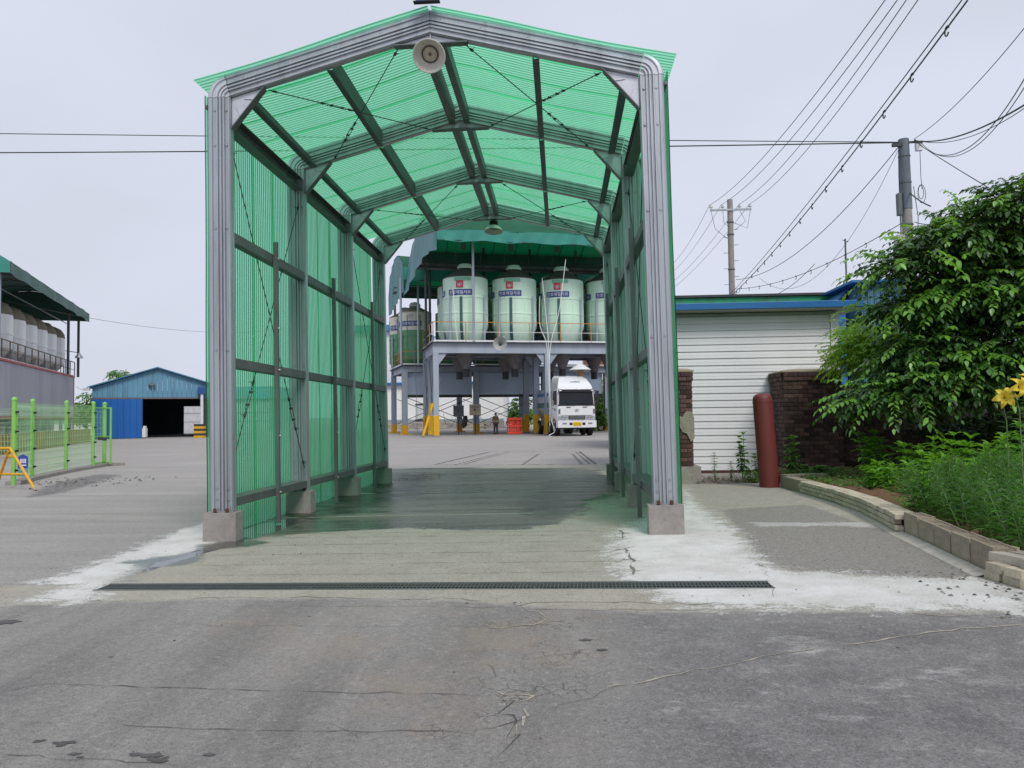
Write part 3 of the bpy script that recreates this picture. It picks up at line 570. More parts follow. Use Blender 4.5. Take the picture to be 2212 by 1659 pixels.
for s in (-1, 1):
    k = 0; y = -.04
    while y < 8.8:
        lift = .003 * (k % 2); ph = rng.uniform(0, 6)
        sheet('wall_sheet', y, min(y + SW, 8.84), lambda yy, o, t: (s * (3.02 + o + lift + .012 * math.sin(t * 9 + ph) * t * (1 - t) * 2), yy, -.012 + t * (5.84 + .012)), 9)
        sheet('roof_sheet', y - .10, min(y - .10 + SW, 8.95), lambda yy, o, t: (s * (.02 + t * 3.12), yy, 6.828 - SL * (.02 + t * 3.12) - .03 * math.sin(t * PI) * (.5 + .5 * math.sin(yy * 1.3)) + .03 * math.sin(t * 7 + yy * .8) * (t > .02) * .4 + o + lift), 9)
        y += SW - .085; k += 1
# cross bracing: cable, turnbuckle, chain
def brace(p, q, tf=.62):
    p, q = Vector(p), Vector(q); L = (q - p).length; d = (q - p) / L; a = p + d * L * tf; c = a + d * .55
    r_ = MB().tube([p, a], .007, 6).tube([c, q], .007, 6)
    o = r_.build('brace_cable', wirem, tun); t = MB(); sd = d.cross(Vector((0, 0, 1))).normalized(); up = sd.cross(d)
    for sg in (-1, 1): t.tube([a + d * .16 + sd * .018 * sg, a + d * .38 + sd * .018 * sg], .006, 5)
    t.bar(a + d * .15, a + d * .18, .05, .02).bar(a + d * .36, a + d * .39, .05, .02)
    x = 0.0; kk = 0
    for off in (0, .05, .10, .39, .44, .49):
        v = sd if kk % 2 else up; kk += 1; c0 = a + d * (off + .03)
        t.tube([c0 + d * .035 * math.cos(u) + v * .016 * math.sin(u) for u in np.linspace(0, 2 * PI, 9)], .0045, 4, cap=False)
    for pp in (p + d * .12, a, c, q - d * .1): t.bar(pp - d * .03, pp + d * .03, .03, .02); t.tube([pp, pp + sd * .05 + up * .02], .005, 4)
    t.build('turnbuckle', wirem, tun, kind='stuff')
for i in (0, 2):
    y0, y1 = FR[i] + .07, FR[i + 1] - .08
    for s in (-1, 1):
        zr = lambda x: ZC + SL * (XI - x) - .005
        brace((s * .45, y0, zr(.45)), (s * 2.15, y1, zr(2.15) - .0)); brace((s * .5, y1, zr(.5)), (s * 2.2, y0, zr(2.2)), .55)
        brace((s * 2.72, y0, 5.2), (s * 2.72, y1, .75), .75); brace((s * 2.76, y1, 5.2), (s * 2.76, y0, .85), .72)
# end angle trim where roof meets wall
for s in (-1, 1):
    b = MB(); b.box(min(s * 2.985, s * 3.02), max(s * 2.985, s * 3.02), -.04, 8.85, 5.66, 5.70); b.build('eave_trim', galv_shaded, tun)

# lamps hung in the tunnel
def lamp(loc, tilt, label, r=.2, back=0.0):
    t = root('hanging_lamp', label, 'lamp', loc)
    Rm = Matrix.Rotation(tilt, 4, 'X'); wh = mat('lamp shade enamel', (.62, .60, .54), .5, 0, .08, 8, dirt=(.3, .28, .22), dirt_amt=.5)
    MB().lathe([(r, 0), (r * 1.02, .004), (r * .98, .012), (r * .80, .08), (r * .52, .13), (r * .50, .135), (r * .48, .125), (r * .76, .07), (r * .96, .0), (r, 0)], 32, M=Rm).build('shade', wh, t, smooth='auto')
    MB().lathe([(.001, .11), (r * .5, .108), (r * .52, .12), (r * .5, .14), (.001, .14)], 28, M=Rm).build('reflector_disc', mat('lamp diffuser', (.42, .38, .29), .5, 0, .2, 20), t, smooth='auto')
    b = MB(); 
    for i in range(26):
        a = 2 * PI * i / 26; b.box(-.006, .006, -.011, .011, .098, .112, M=Rm @ Matrix.Rotation(a, 4, 'Z') @ Matrix.Translation((r * .47, 0, 0)))
    for i in range(6): b.box(-.004, .004, -.008, .008, .098, .11, M=Rm @ Matrix.Rotation(PI * i / 3, 4, 'Z') @ Matrix.Translation((.014, 0, 0)))
    b.build('diode_ring', darks, t)
    fin = MB(); fin.lathe([(r * .30, .14), (r * .34, .16), (r * .30, .26), (.04, .27)], 20, M=Rm)
    for i in range(24): fin.box(r * .28, r * .46, -.003, .003, .145, .25, M=Rm @ Matrix.Rotation(2 * PI * i / 24, 4, 'Z'))
    fin.build('heat_sink', darks, t)
    hp = Rm @ Vector((0, 0, .30)); b = MB(); b.bar(Rm @ Vector((0, 0, .24)), hp, .09, .07); b.tube([hp, (hp.x, hp.y, hp.z + back)], .012, 6); b.box(-.05, .05, hp.y - .03, hp.y + .03, hp.z - .03, hp.z + .04); b.build('bracket', galv, t)
    return t
lamp((-1.59, 9.38, 6.01), math.radians(-52), 'round off white lamp hung under the front ridge of the wash tunnel', .205, .12)
lamp((-1.59, 18.60, 6.00), math.radians(-8), 'small dark finned lamp hung under the far end of the wash tunnel', .23, .22)
b = root('alarm_box', 'small blue box on top of the front ridge of the wash tunnel', 'box', (-1.64, 9.60, 6.80))
MB().box(-.14, .14, -.09, .0, -.001, .22).build('housing', mat('blue enamel', (.02, .10, .38), .4), b); MB().box(-.17, .17, -.10, -.02, -.012, -.002).build('foot', black, b)

# ------------------------------------------------------------------ silo platform behind the tunnel
Y1_ = 16 * PI / 180
S1 = (-9.4, 57.3, -.06)
def platform(name, label, loc, yaw, Lx, Ly, zt, zb, legs, m, base_m, ylo, footpads, legw, group=None, knee=.9, rail=None, skip=()):
    t = root(name, label, 'platform', loc, (0, 0, yaw), group)
    b = MB(); h = zt - zb
    def ibeam(p, q, nm='beam', hh=h):
        b = MB(); p, q = Vector(p), Vector(q)
        b.bar(p + Vector((0, 0, hh / 2)), q + Vector((0, 0, hh / 2)), .03, hh - .1).bar(p + Vector((0, 0, .025)), q + Vector((0, 0, .025)), .28, .05).bar(p + Vector((0, 0, hh - .025)), q + Vector((0, 0, hh - .025)), .28, .05)
        b.build(nm, m, t)
    ibeam((-.2, 0, zb), (Lx, 0, zb)); ibeam((-.2, Ly, zb), (Lx, Ly, zb)); ibeam((0, .16, zb), (0, Ly - .16, zb)); ibeam((Lx - .2, .16, zb), (Lx - .2, Ly - .16, zb)); ibeam((.2, Ly / 2, zb), (Lx - .4, Ly / 2, zb))
    MB().box(-.35, Lx + .1, -.3, Ly + .3, zt + .01, zt + .07).build('deck', darks, t)
    for (u, v) in legs:
        l = MB(); w = legw / 2
        l.box(u - w, u + w, v - w, v - w + .04, ylo + .01, zb - .01).box(u - w, u + w, v + w - .04, v + w, ylo + .01, zb - .01).box(u - .02, u + .02, v - w + .04, v + w - .04, ylo + .01, zb - .01)
        lo = l.build('leg', m, t)
        y = MB(); y.box(u - w - .01, u + w + .01, v - w - .01, v - w + .05, .12, ylo).box(u - w - .01, u + w + .01, v + w - .05, v + w + .01, .12, ylo).box(u - .03, u + .03, v - w + .05, v + w - .05, .12, ylo)
        y.build('painted_foot', base_m, lo); MB().box(u - w - footpads, u + w + footpads, v - w - footpads, v + w + footpads, -.05, .11).build('foot_pad', base_m if footpads > .1 else conc, lo)
        if knee:
            for sg in (-1, 1):
                if -.3 < u + sg * knee < Lx + .2: k = MB(); k.extrude([(u + sg * w, v - .02, zb - knee), (u + sg * w, v - .02, zb - .01), (u + sg * (w + knee * .75), v - .02, zb - .01)], (0, .04, 0)); k.build('knee_plate', m, t)
    return t
p1 = platform('silo_platform', 'blue grey steel platform on yellow footed legs carrying the mint green feed silos', S1, Y1_, 17.4, 7.3, 7.08, 6.32,
              [(0, 0), (0, 3.6), (0, 7.2), (8.67, 0), (8.67, 3.6), (8.67, 7.2), (17.2, 0), (17.2, 7.2)], greyblue, yellow, 1.6, .09, .42)
def railing(par, pts, z, h, m, n_per=1.6, low=None):
    for (a, c) in zip(pts[:-1], pts[1:]):
        a, c = Vector((*a, z)), Vector((*c, z)); L = (c - a).length; n = max(1, round(L / n_per)); r = MB()
        r.bar(a + Vector((0, 0, h)), c + Vector((0, 0, h)), .05); r.build('top_rail', m, par); MB().bar(a + Vector((0, 0, h * .52)), c + Vector((0, 0, h * .52)), .035).build('middle_rail', low or m, par)
        MB().bar(a + Vector((0, 0, .12)), c + Vector((0, 0, .12)), .05, .12).build('toe_board', whitep, par)
        for i in range(n + 1):
            p = a.lerp(c, i / n); MB().bar(p, p + Vector((0, 0, h - .03)), .055).build('rail_post', m, par)
railing(p1, [(-.2, 7.2), (-.2, -.2), (17.2, -.2)], 7.12, 1.55, orange, 2.35, whitep)

def silo(name, label, loc, yaw, R, zs, m_body, m_low=None, logo='red', tilt=0, group='mint green feed silos on the platform', hopper=True, fade=False, text=True, topm=None, patch=True, zsplit=None):
    """zs: outlet bottom, hopper bottom, floor, cylinder bottom, shoulder, cone top"""
    z0, z1, z2, z3, z4, z5 = zs; t = root(name, label, 'silo', loc, (0, 0, yaw), group); n = 32
    body = MB(); rf = lambda z: R * (.72 + .28 * (z - z2) / (z3 - z2)) if z < z3 else R
    zc = zsplit or z2
    prof = [(R * .70, z2), (R, z3), (R, z3 + .9), (R + .03, z3 + .93), (R + .03, z3 + 1.03), (R, z3 + 1.06), (R, z3 + 2.1), (R + .04, z3 + 2.15), (R + .04, z3 + 2.27), (R, z3 + 2.32), (R, z4 - .1), (R * .98, z4)]
    prof = [p for p in prof if p[1] <= z4]
    if zsplit:
        lo = [p for p in prof if p[1] <= zsplit]; hi = [p for p in prof if p[1] > zsplit]
        MB().lathe(lo + [(R, zsplit)], n).build('lower_body', m_low, t, 'auto'); MB().lathe([(R, zsplit)] + hi, n).build('body', m_body, t, 'auto')
    else: body.lathe(prof, n).build('body', m_body, t, 'auto')
    rb = MB()   # pressed panel frames on the shell
    for k in range(8):
        a = 2 * PI * (k + .5) / 8; c, s = math.cos(a), math.sin(a)
        rb.bar((c * (R + .01), s * (R + .01), z3 + .1), (c * (R + .01), s * (R + .01), z4 - .3), .07, .05, up=(c, s, 0))
    rb.build('shell_rib', m_low or m_body, t)
    MB().lathe([(R * 1.01, z4 - .03), (R * 1.01, z4 + .03), (R * .66, z4 + (z5 - z4) * .5), (R * .27, z5), (R * .27, z5 + .05)], 16).build('top_cone', topm or siloTop, t, 'auto')
    MB().lathe([(R * .33, z5 + .0), (R * .36, z5 + .12), (R * .27, z5 + .36), (.05, z5 + .45), (.001, z5 + .45)], 14).build('cap', whitep if not patch else siloA, t, 'auto')
    if hopper:
        MB().lathe([(.78, z2 - .3), (.74, z2 - .75), (.36, z1 + .25), (.34, z1)], 18).build('hopper', hopperm, t, 'auto'); MB().lathe([(.28, z0), (.28, z1 + .05), (.36, z1 + .08)], 12, cap=True).build('outlet', darks, t)
    for k in range(4):
        a = 2 * PI * (k + .5) / 4 + .03; c, s = math.cos(a) * (R + .09), math.sin(a) * (R + .09); p = MB(); p.tube([(c, s, z2 + .05), (c, s, z3 + 2.35)], .075, 8); p.build('support_pipe', greyblue, t)
    front = -PI / 2 + tilt
    def on_shell(me_, ang, z, mm, nm, r_, par=None):
        me_.materials.clear(); me_.materials.append(mm); o = link(nm, me_, par or t)
        o.matrix_local = Matrix.Rotation(ang + PI / 2, 4, 'Z') @ Matrix.Translation((0, -r_, z)); return o
    def patch_mesh(w, h, R_, th=.01):
        P = []; k = 9
        for dz in (-h / 2, h / 2): P.append([(R_ * math.sin((-.5 + i / (k - 1)) * w / R_), R_ * (1 - math.cos((-.5 + i / (k - 1)) * w / R_)), dz) for i in range(k)])
        b = MB(); b.grid(P); b.grid([[(x, y + th, z) for x, y, z in r] for r in P[::-1]]); return b.mesh('patch', banner)
    if text:
        for ang in (front, front - 1.35) if logo == 'red' else (front, front - 1.5):
            bw = 1.92; zb_ = z4 - (1.25 if logo == 'red' else 1.05); on_shell(patch_mesh(bw, .44, R + .05), ang, zb_, banner, 'banner', R + .05)
            tm = TXT(R + .056); o = on_shell(tm.copy(), ang, zb_, bannerfade if fade else bannertxt, 'banner_lettering', R + .056)
            if logo == 'red':
                on_shell(patch_mesh(.56, .56, R + .05), ang, z4 - .62, redlogo, 'logo_panel', R + .05)
                e = MB(); P = [((.17 + d) * math.cos(a), -.006, (.17 + d) * math.sin(a)) for a in np.linspace(PI * .75, PI * 2.25, 14) for d in (-.018, .018)]
                e.add(P, [(2 * i, 2 * i + 2, 2 * i + 3, 2 * i + 1) for i in range(13)]); e.add([(-.09, -.006, -.05), (0, -.006, -.13), (.10, -.006, -.04), (.04, -.006, .02), (.07, -.006, .15), (-.01, -.006, .04), (-.05, -.006, .09)], [tuple(range(7))])
                on_shell(e.mesh('emblem', redlogo), ang, z4 - .62, bannerfade, 'emblem', R + .062)
            else:
                e = MB(); P = [((.2 + d) * math.cos(a), -.006, (.2 + d) * math.sin(a)) for a in np.linspace(0, 2 * PI, 20) for d in (-.014, .014)]
                e.add(P, [(2 * i, 2 * i + 2, 2 * i + 3, 2 * i + 1) for i in range(19)]); e.add([(-.1, -.006, -.08), (-.07, -.006, -.08), (-.07, -.006, .1), (-.1, -.006, .1)], [(0, 1, 2, 3)]).add([(.0, -.006, -.08), (.03, -.006, -.08), (.03, -.006, .13), (0, -.006, .13)], [(0, 1, 2, 3)]).add([(.09, -.006, -.08), (.12, -.006, -.08), (.12, -.006, .1), (.09, -.006, .1)], [(0, 1, 2, 3)])
                on_shell(e.mesh('emblem', redlogo), ang, z4 - .42, mat('faded emblem', (.25, .22, .17), .7), 'emblem', R + .05)
    if patch and logo == 'red':
        on_shell(patch_mesh(1.3, .26, R + .045), front + .12, z4 - .22, mat('teal paint patch', (.17, .45, .31), .6, 0, .1, 5, dirt=(.4, .6, .45), dirt_amt=.7), 'paint_patch', R + .045)
    if logo == 'red':
        s_ = MB(); a = front + .06; c, s = math.cos(a), math.sin(a); rr = R + .05
        pts = [(c * rr, s * rr, z3 + 2.2), (c * rr, s * rr, z3), (c * (R * .74 + .05), s * (R * .74 + .05), z2 + .05)]
        for p, q in zip(pts[:-1], pts[1:]): s_.bar(p, q, .22, .02, up=(c, s, 0))
        s_.build('sight_strip', sight, t)
    return t
_txt = {}
def TXT(bend):
    k = round(bend, 2)
    if k not in _txt: _txt[k] = text_mesh('천호제일사료', .30, bend, .012)[0]
    return _txt[k]
def W1(u, v, z=0): return (S1[0] + u * math.cos(Y1_) - v * math.sin(Y1_), S1[1] + u * math.sin(Y1_) + v * math.cos(Y1_), S1[2] + z)
ZS = (4.62, 5.25, 7.15, 8.55, 12.35, 13.2)
names = ['mint green feed silo with a clear banner, leftmost of the front row', 'mint green feed silo with red square over worn banner, second from left',
         'mint green feed silo behind the hanging white hoses, third from left on the platform', 'mint green feed silo half hidden by the right tunnel wall']
for i in range(4):
    silo('feed_silo', names[i], W1(2.68 + 3.95 * i, 2.3), -.0 + (.20, .14, .14, .2)[i], 1.79, ZS, siloA, tilt=(.30, .34, .30, .34)[i] - .62, fade=i > 0, patch=True)
nb = ['mint green feed silo showing past the left edge of the front row', 'mint green feed silo hidden behind the first and second front silos', 'mint green feed silo hidden behind the second and third front silos', 'mint green feed silo hidden behind the third and fourth front silos']
for i in range(4):
    silo('feed_silo', nb[i], W1(2.75 + 3.95 * i, 6.3), .2, 1.79, ZS, siloA, tilt=-.35, patch=False, text=i == 0)
# rods that brace the platform legs
for v0, v1 in ((0, 3.6), (3.6, 7.2)):
    for a, c in ((.6, 6.0), (6.0, .6)): MB().tube([(-.12, v0 + .2, a), (-.12, v1 - .2, c)], .02, 5).build('brace_rod', darks, p1)

# conveyor gallery and canopy over the silos
def canopy(name, label, loc, yaw, L, D, ze, fas, rise, front_m=tarpT, end_drop=None, poles=(), back_drop=.9, flare=0.0, seg=24, group='green tarpaulin canopies over the silos'):
    t = root(name, label, 'canopy', loc, (0, 0, yaw), group); 
    def arc(f): return ze + fas + rise * math.sin(PI * min(max(f, 0), 1)) ** .8
    P = [[(u, D * j / 14, arc(j / 14) - .05 * math.sin(u * 2.6) ** 2) for u in np.linspace(0, L, seg)] for j in range(15)]
    b = MB(); b.grid(P); b.build('roof_tarp', tarpR, t, True)
    b = MB(); P = [[(u, -.02 - .05 * math.sin(u * 5 + k) * k / 3 + .05 * math.sin(u * 1.3), ze + fas * (1 - k / 3) - (.10 * math.sin(u * .9) ** 2 if k == 3 else 0)) for u in np.linspace(0, L, seg * 3)] for k in range(4)]
    b.grid(P[::-1]); b.build('front_fascia', front_m, t, True)
    b = MB(); P = [[(u, D + .02, ze + fas - (fas + back_drop) * k / 2) for u in np.linspace(0, L, seg)] for k in range(3)]; b.grid(P); b.build('back_fascia', tarpD, t, True)
    for nm, u in (('left_end_tarp', -.02), ('right_end_tarp', L + .02)):
        b = MB(); top = []; low = []
        for j in range(21):
            f = j / 20; fl_ = -flare * f if u < 1 else 0; top.append((u + fl_ * .6 + .06 * math.sin(f * 40), D * f, arc(f) - .02)); dz = (end_drop(f) if end_drop and u < 1 else ze)
            low.append((u + fl_ + .10 * math.sin(f * 31), D * f, dz))
        mid = [tuple((Vector(a) + Vector(c)) / 2 + Vector((.1 * math.sin(i * 1.9), 0, 0))) for i, (a, c) in enumerate(zip(top, low))]
        b.grid([top, mid, low] if u < 1 else [low, mid, top]); b.build('end_tarp', tarpB, t, True)
    if back_drop < 0: MB().grid([[(u, D - .5, z) for u in np.linspace(0, L, seg)] for z in (16.0, 15.2, ze + .05)]).build('back_curtain', tarpD, t, True)
    # frame: hoops, eave tubes and ties
    n = max(3, int(L / 1.9))
    for i in range(n + 1):
        u = L * i / n; h = MB(); h.tube([(u, D * j / 10, arc(j / 10) - .09) for j in range(11)], .03, 5); h.build('roof_hoop', darks, t)
        MB().tube([(u, D - .1, ze + fas), (u, D - .1, ze - back_drop)], .03, 5).build('hanger', galv_shaded, t)
    for v in (.06, D * .3, D - .12): MB().tube([(0, v, (ze if v < 1 else arc(v / D) - .1)), (L, v, (ze if v < 1 else arc(v / D) - .1))], .04, 5).build('eave_tube', darks, t)
    for u, v, zlo, m_ in poles: MB().tube([(u, v, zlo), (u, v, ze + fas * .3 if v < 2 else arc(v / D) - .1)], .10, 8).build('canopy_pole', m_, t)
    return t
C1 = W1(-.1, -2.2)
canopy('silo_canopy', 'large teal and green tarpaulin canopy over the mint green silos', C1, Y1_, 18.2, 10.6, 14.45, .8, 2.3,
       end_drop=lambda f: 13.7 - 1.6 * f ** 2 + .35 * math.sin(f * 5), poles=((3.0, 2.0, 7.2, galv), (.5, 9.4, 7.2, darks), (5.2, 9.5, 7.2, darks), (9.3, 9.5, 7.2, darks), (13.5, 9.5, 7.2, darks), (-.2, 6, 7.2, darks), (.3, 7.6, 7.2, darks)), back_drop=-.05, flare=1.6)
g = root('conveyor_gallery', 'dark overhead conveyor truss running above the mint green silos', 'conveyor', W1(-.8, 4.2, 13.62), (0, 0, Y1_))
b = MB(); Lg = 18.5
for v in (0, .9):
    for z in (0, .55): b.bar((0, v, z), (Lg, v, z), .06)
    for i in range(28): b.bar((Lg * i / 28, v, 0), (Lg * (i + 1) / 28, v, .55) if i % 2 else (Lg * i / 28, v, .55), .04)
b.build('truss', darks, g); MB().box(0, Lg, .05, .85, -.04, -.01).build('grating', galv_shaded, g)
MB().tube([(0, .45, .28), (Lg, .45, .28)], .16, 10).build('conveyor_tube', galv_shaded, g)
for i in range(9):
    MB().tube([(Lg * (i + .5) / 9, .45, .5), (Lg * (i + .5) / 9, .45, 3.1)], .025, 5).build('hanger_rod', galv_shaded, g)
for i in range(4):
    u = 3.6 + 3.95 * i; MB().bar((u, -.4, 1.5), (u, -.4, 2.0), .42, .2, up=(0, 1, 0)).build('control_box', galv_shaded, g); MB().lathe([(.001, .0), (.2, .02), (.22, .18), (.12, .30), (.001, .33)], 12, c=(u + .1, -.35, -.35)).build('motor', mat('orange motor', (.42, .17, .02), .5), g)
# horn loudspeaker on the platform rail
h = root('horn_speaker', 'grey horn loudspeaker on the front edge of the silo platform', 'loudspeaker', (-4.46, 56.90, 6.82))
Rm = Matrix.Rotation(PI / 2, 4, 'X')
MB().lathe([(.52, .35), (.50, .33), (.36, .18), (.18, .02), (.15, -.02), (.13, .0), (.30, .17), (.52, .35)], 24, M=Rm).build('horn', mat('grey horn enamel', (.36, .36, .35), .5, dirt=(.2, .19, .17)), h, 'auto')
MB().lathe([(.001, .14), (.09, .12), (.13, -.15), (.13, -.4), (.001, -.42)], 14, M=Rm).build('driver', darks, h, 'auto'); MB().bar((0, .2, 0), (.28, .25, .6), .16).build('bracket', greyblue, h)
# white hoses that hang from the canopy
def hose(pts, label, r=.028, m=None, group='white hoses hanging in front of the silos', name='hose', cat='hose', n=10):
    P = [Vector(p) for p in pts]; Q = []
    for i in range(len(P) - 1):
        p0, p1_, p2, p3 = P[max(i - 1, 0)], P[i], P[i + 1], P[min(i + 2, len(P) - 1)]
        for k in range(n): u = k / n; Q.append(.5 * ((2 * p1_) + (p2 - p0) * u + (2 * p0 - 5 * p1_ + 4 * p2 - p3) * u * u + (3 * p1_ - p0 - 3 * p2 + p3) * u ** 3))
    Q.append(P[-1]); o = MB().tube(Q, r, 6).build(name, m or whitep, smooth=True); return tag(o, label, cat, group)
hose([(-1.48, 57.00, 10.34), (-1.51, 57.00, 8.26), (-1.04, 56.80, 6.78), (-0.94, 56.80, 4.79), (-0.86, 56.80, 0.69)], 'white hose bending past the right side of the second silo')
hose([(0.49, 57.00, 13.07), (-0.05, 57.00, 9.27), (-0.70, 56.80, 6.77), (-0.88, 56.80, 3.76), (-0.59, 56.80, 0.34)], 'white hose hanging across the banner of the third silo')
hose([(-1.29, 57.00, 11.72), (-0.93, 57.00, 7.56), (-0.83, 56.60, 4.77), (-0.78, 56.60, 1.37), (-0.49, 56.40, 0.35), (-0.93, 56.20, -0.01), (-0.59, 56.00, -0.11)], 'white hose ending in a loop on the ground by the yellow leg')
hose([(-7.93, 56.50, 11.10), (-7.75, 56.50, 8.32), (-7.62, 56.50, 7.08)], 'bundle of pale rope tied along the left canopy pole', .03)
hose([(-11.10, 56.50, 7.01), (-10.80, 56.50, 4.93), (-10.76, 57.00, 0.11)], 'thin grey rope hanging left of the silo platform', .018, galv_shaded, 'thin ropes hanging left of the platform')
hose([(-10.09, 56.50, 6.99), (-9.96, 56.50, 4.92), (-9.78, 57.00, 0.44)], 'thin grey rope running down beside the left platform legs', .018, galv_shaded, 'thin ropes hanging left of the platform')
tag(MB().tube([(-9.71, 56.50, 2.44), (-9.86, 56.90, 0.44)], .07, 6).tube([(-9.62, 57.20, 2.45), (-10.16, 56.00, 0.06)], .09, 6).build('prop_bar', yellow), 'yellow bar leaning on the left legs of the silo platform', 'bar')

# ------------------------------------------------------------------ second platform, cream and green silos, to the left behind
Y2_ = 20 * PI / 180; S2 = (-13.6, 66.2, -.06)
def W2(u, v, z=0): return (S2[0] + u * math.cos(Y2_) - v * math.sin(Y2_), S2[1] + u * math.sin(Y2_) + v * math.cos(Y2_), S2[2] + z)
p2 = platform('silo_platform', 'blue grey steel platform with wide cladding under the cream and green silos', S2, Y2_, 19.4, 7.3, 5.95, 5.45,
              [(0, 0), (0, 7), (6.4, 0), (6.4, 7), (12.8, 0), (12.8, 7), (19, 0)], greyblue, yellow, 0.85, .25, .46, knee=0)
for i, (a, c) in enumerate(((.3, 6.1), (6.7, 12.5), (13.1, 18.7))):
    for k in range(2):
        x0 = a + (c - a) * k / 2; o = MB().box(x0 + .01, x0 + (c - a) / 2 - .01, .30, .36, 3.5, 5.42).build('cladding_panel', greypanel, p2)
    MB().box(a, c, .28, .5, 3.22, 3.49).build('lower_beam', darks, p2)
for v in (.35, 6.7):
    for a, c in ((0, 6.4), (6.4, 12.8), (12.8, 19)):
        for z0, z1 in ((.9, 3.2), (3.2, .9)): MB().tube([(a + .3, v, z0), (c - .3, v, z1)], .03, 5).build('brace_rod', darks, p2)
railing(p2, [(-.2, 7.2), (-.2, -.2), (19, -.2)], 6.02, 1.25, orange, 2.3)
ZS2 = (3.7, 4.0, 5.95, 6.6, 10.9, 11.5)
for i, (nm) in enumerate(('cream and green silo with a blue banner and faded emblem, left of the mint silos', 'cream and green silo hidden behind the left mint silos', 'cream and green silo hidden behind the middle mint silos', 'cream and green silo hidden behind the right mint silos')):
    silo('feed_silo', nm, W2(1.32 + 3.4 * i, 2.3), .1, 1.5, ZS2, siloC, siloB, logo='emblem', tilt=-.15, group='cream and green silos behind', hopper=False, text=i == 0, patch=False, zsplit=9.27, topm=mat('dusty cream cone', (.30, .27, .21), .8, 0, .2, 2, dirt=(.15, .14, .11)))
silo('feed_silo', 'cream and green silo partly seen behind the left cream silo', W2(.95, 5.8), .1, 1.5, ZS2, siloC, siloB, logo='emblem', tilt=-.35, group='cream and green silos behind', hopper=False, patch=False, zsplit=9.27, topm=brownTop)
canopy('silo_canopy', 'lower green tarpaulin canopy with a round blue grey end over the cream and green silos', W2(-.3, -2.0), Y2_, 19.5, 9.6, 13.2, 1.1, 1.8, poles=((1.5, 1.8, 6.0, galv), (-.1, 1.2, 6.0, greyblue), (.4, 8.6, 6, darks)), end_drop=lambda f: 12.3 - 1.1 * f, back_drop=.1)
b = MB(); g = root('conveyor_gallery', 'dark overhead conveyor truss above the cream and green silos', 'conveyor', W2(-.6, 2.0, 12.75), (0, 0, Y2_)); b.bar((0, 0, 0), (19, 0, 0), .12).bar((0, .8, 0), (19, .8, 0), .12).bar((0, 0, .4), (19, 0, .4), .08)
for i in range(24): b.bar((i * .8, 0, 0), (i * .8, 0, .4), .05)
b.build('truss', darks, g)
# switch boxes and the hanging hose sleeve under the platform
def cab(P, Q, label, m, d=.35):
    t = root('switch_cabinet', label, 'switch cabinet', (P[0], P[1], Q[2])); w = Q[0] - P[0]; h = P[2] - Q[2]
    MB().box(0, w, 0, d, 0, h).build('cabinet_body', m, t); MB().box(.05, w - .05, -.03, -.003, .05, h - .05).build('door', m, t)
    MB().box(w * .42, w * .58, -.06, -.031, h * .4, h * .6).build('handle', darks, t); MB().box(w * .45, w * .55, .1, .2, -Q[2] - .06, -.005).build('stand', darks, t)
    b = MB(); [b.box(w * .15, w * .85, -.036, -.03, h * (.65 + .06 * i), h * (.67 + .06 * i)) for i in range(4)]; b.build('vent_slat', darks, t)
cab((-8.98, 63.60, 2.38), (-8.14, 63.60, 1.48), 'dark grey electric cabinet between the left rear platform legs', mat('dark cabinet grey', (.09, .10, .11), .5))
cab((-7.58, 63.20, 2.45), (-6.67, 63.20, 1.54), 'beige electric cabinet behind a slim blue grey leg', mat('beige cabinet', (.40, .33, .25), .6))
o = MB().tube([(-7.88, 62.80, 1.52), (-7.89, 62.80, 1.14), (-7.97, 62.80, 0.80), (-8.16, 62.80, 0.57)], [.17, .22, .24, .16], 10).build('loading_sleeve', black, smooth=True); tag(o, 'black rubber loading sleeve hanging under the platform', 'hose')
for i, P in enumerate(([(-9.71, 63.00, 1.73), (-9.53, 63.00, 0.89), (-9.07, 63.00, 0.69), (-8.68, 63.00, 1.33)], [(-8.18, 63.00, 1.63), (-7.73, 63.00, 0.75), (-7.18, 63.00, 1.32), (-7.07, 63.00, 1.62)], [(-6.72, 63.00, 1.54), (-6.42, 63.00, 0.96), (-5.97, 63.00, 0.66), (-5.58, 63.00, 1.22)])):
    hose(P, ('loose cable drooping left of the dark cabinet', 'loose cable drooping between the two cabinets', 'loose cable drooping right of the beige cabinet')[i], .02, galv_shaded, 'loose cables under the platform', 'loose_cable', 'cable')
# white store wall behind
w = root('white_store', 'long white rendered store building behind the silo platforms', 'building', (-22.5, 92, -.08))
MB().box(0, 15.6, 0, 10, .9, 5.4).build('wall', mat('white render', (.84, .84, .84), .8, 0, .05, .4, dirt=(.5, .49, .46), dirt_amt=.3, bump=.2, bscale=6), w)
MB().box(-.3, 15.9, -.5, 10.5, 5.42, 5.7).build('roof', mat('blue sheet roof', (.03, .14, .36), .5), w)
brk = MB().box(0, .58, 0, .12, 0, .17).mesh('block', mat('grey cement block', (.36, .34, .31), .9, 0, .1, 4, rand=.25))
for r in range(5):
    for i in range(22 + r % 2): link('block', brk, w, (.6 * i - .3 * (r % 2) , -.13, .19 * r - .02))
MB().box(0, 15.6, 0, 1, -.1, .9).build('base_wall', conc, w)
dw = MB().box(4.9, 6.9, -.05, -.01, .95, 3.1).build('door', mat('pale door', (.58, .62, .62), .5), w); MB().box(4.9, 6.9, -.10, -.051, 2.95, 3.12).build('door_hood', darks, dw); MB().box(4.9, 6.9, -.10, -.051, 1.0, 1.25).build('kick_plate', darks, dw)
MB().box(0, 15.6, -.03, -.005, .92, 1.22).build('plinth_band', mat('grey plinth paint', (.28, .33, .36), .7), w)
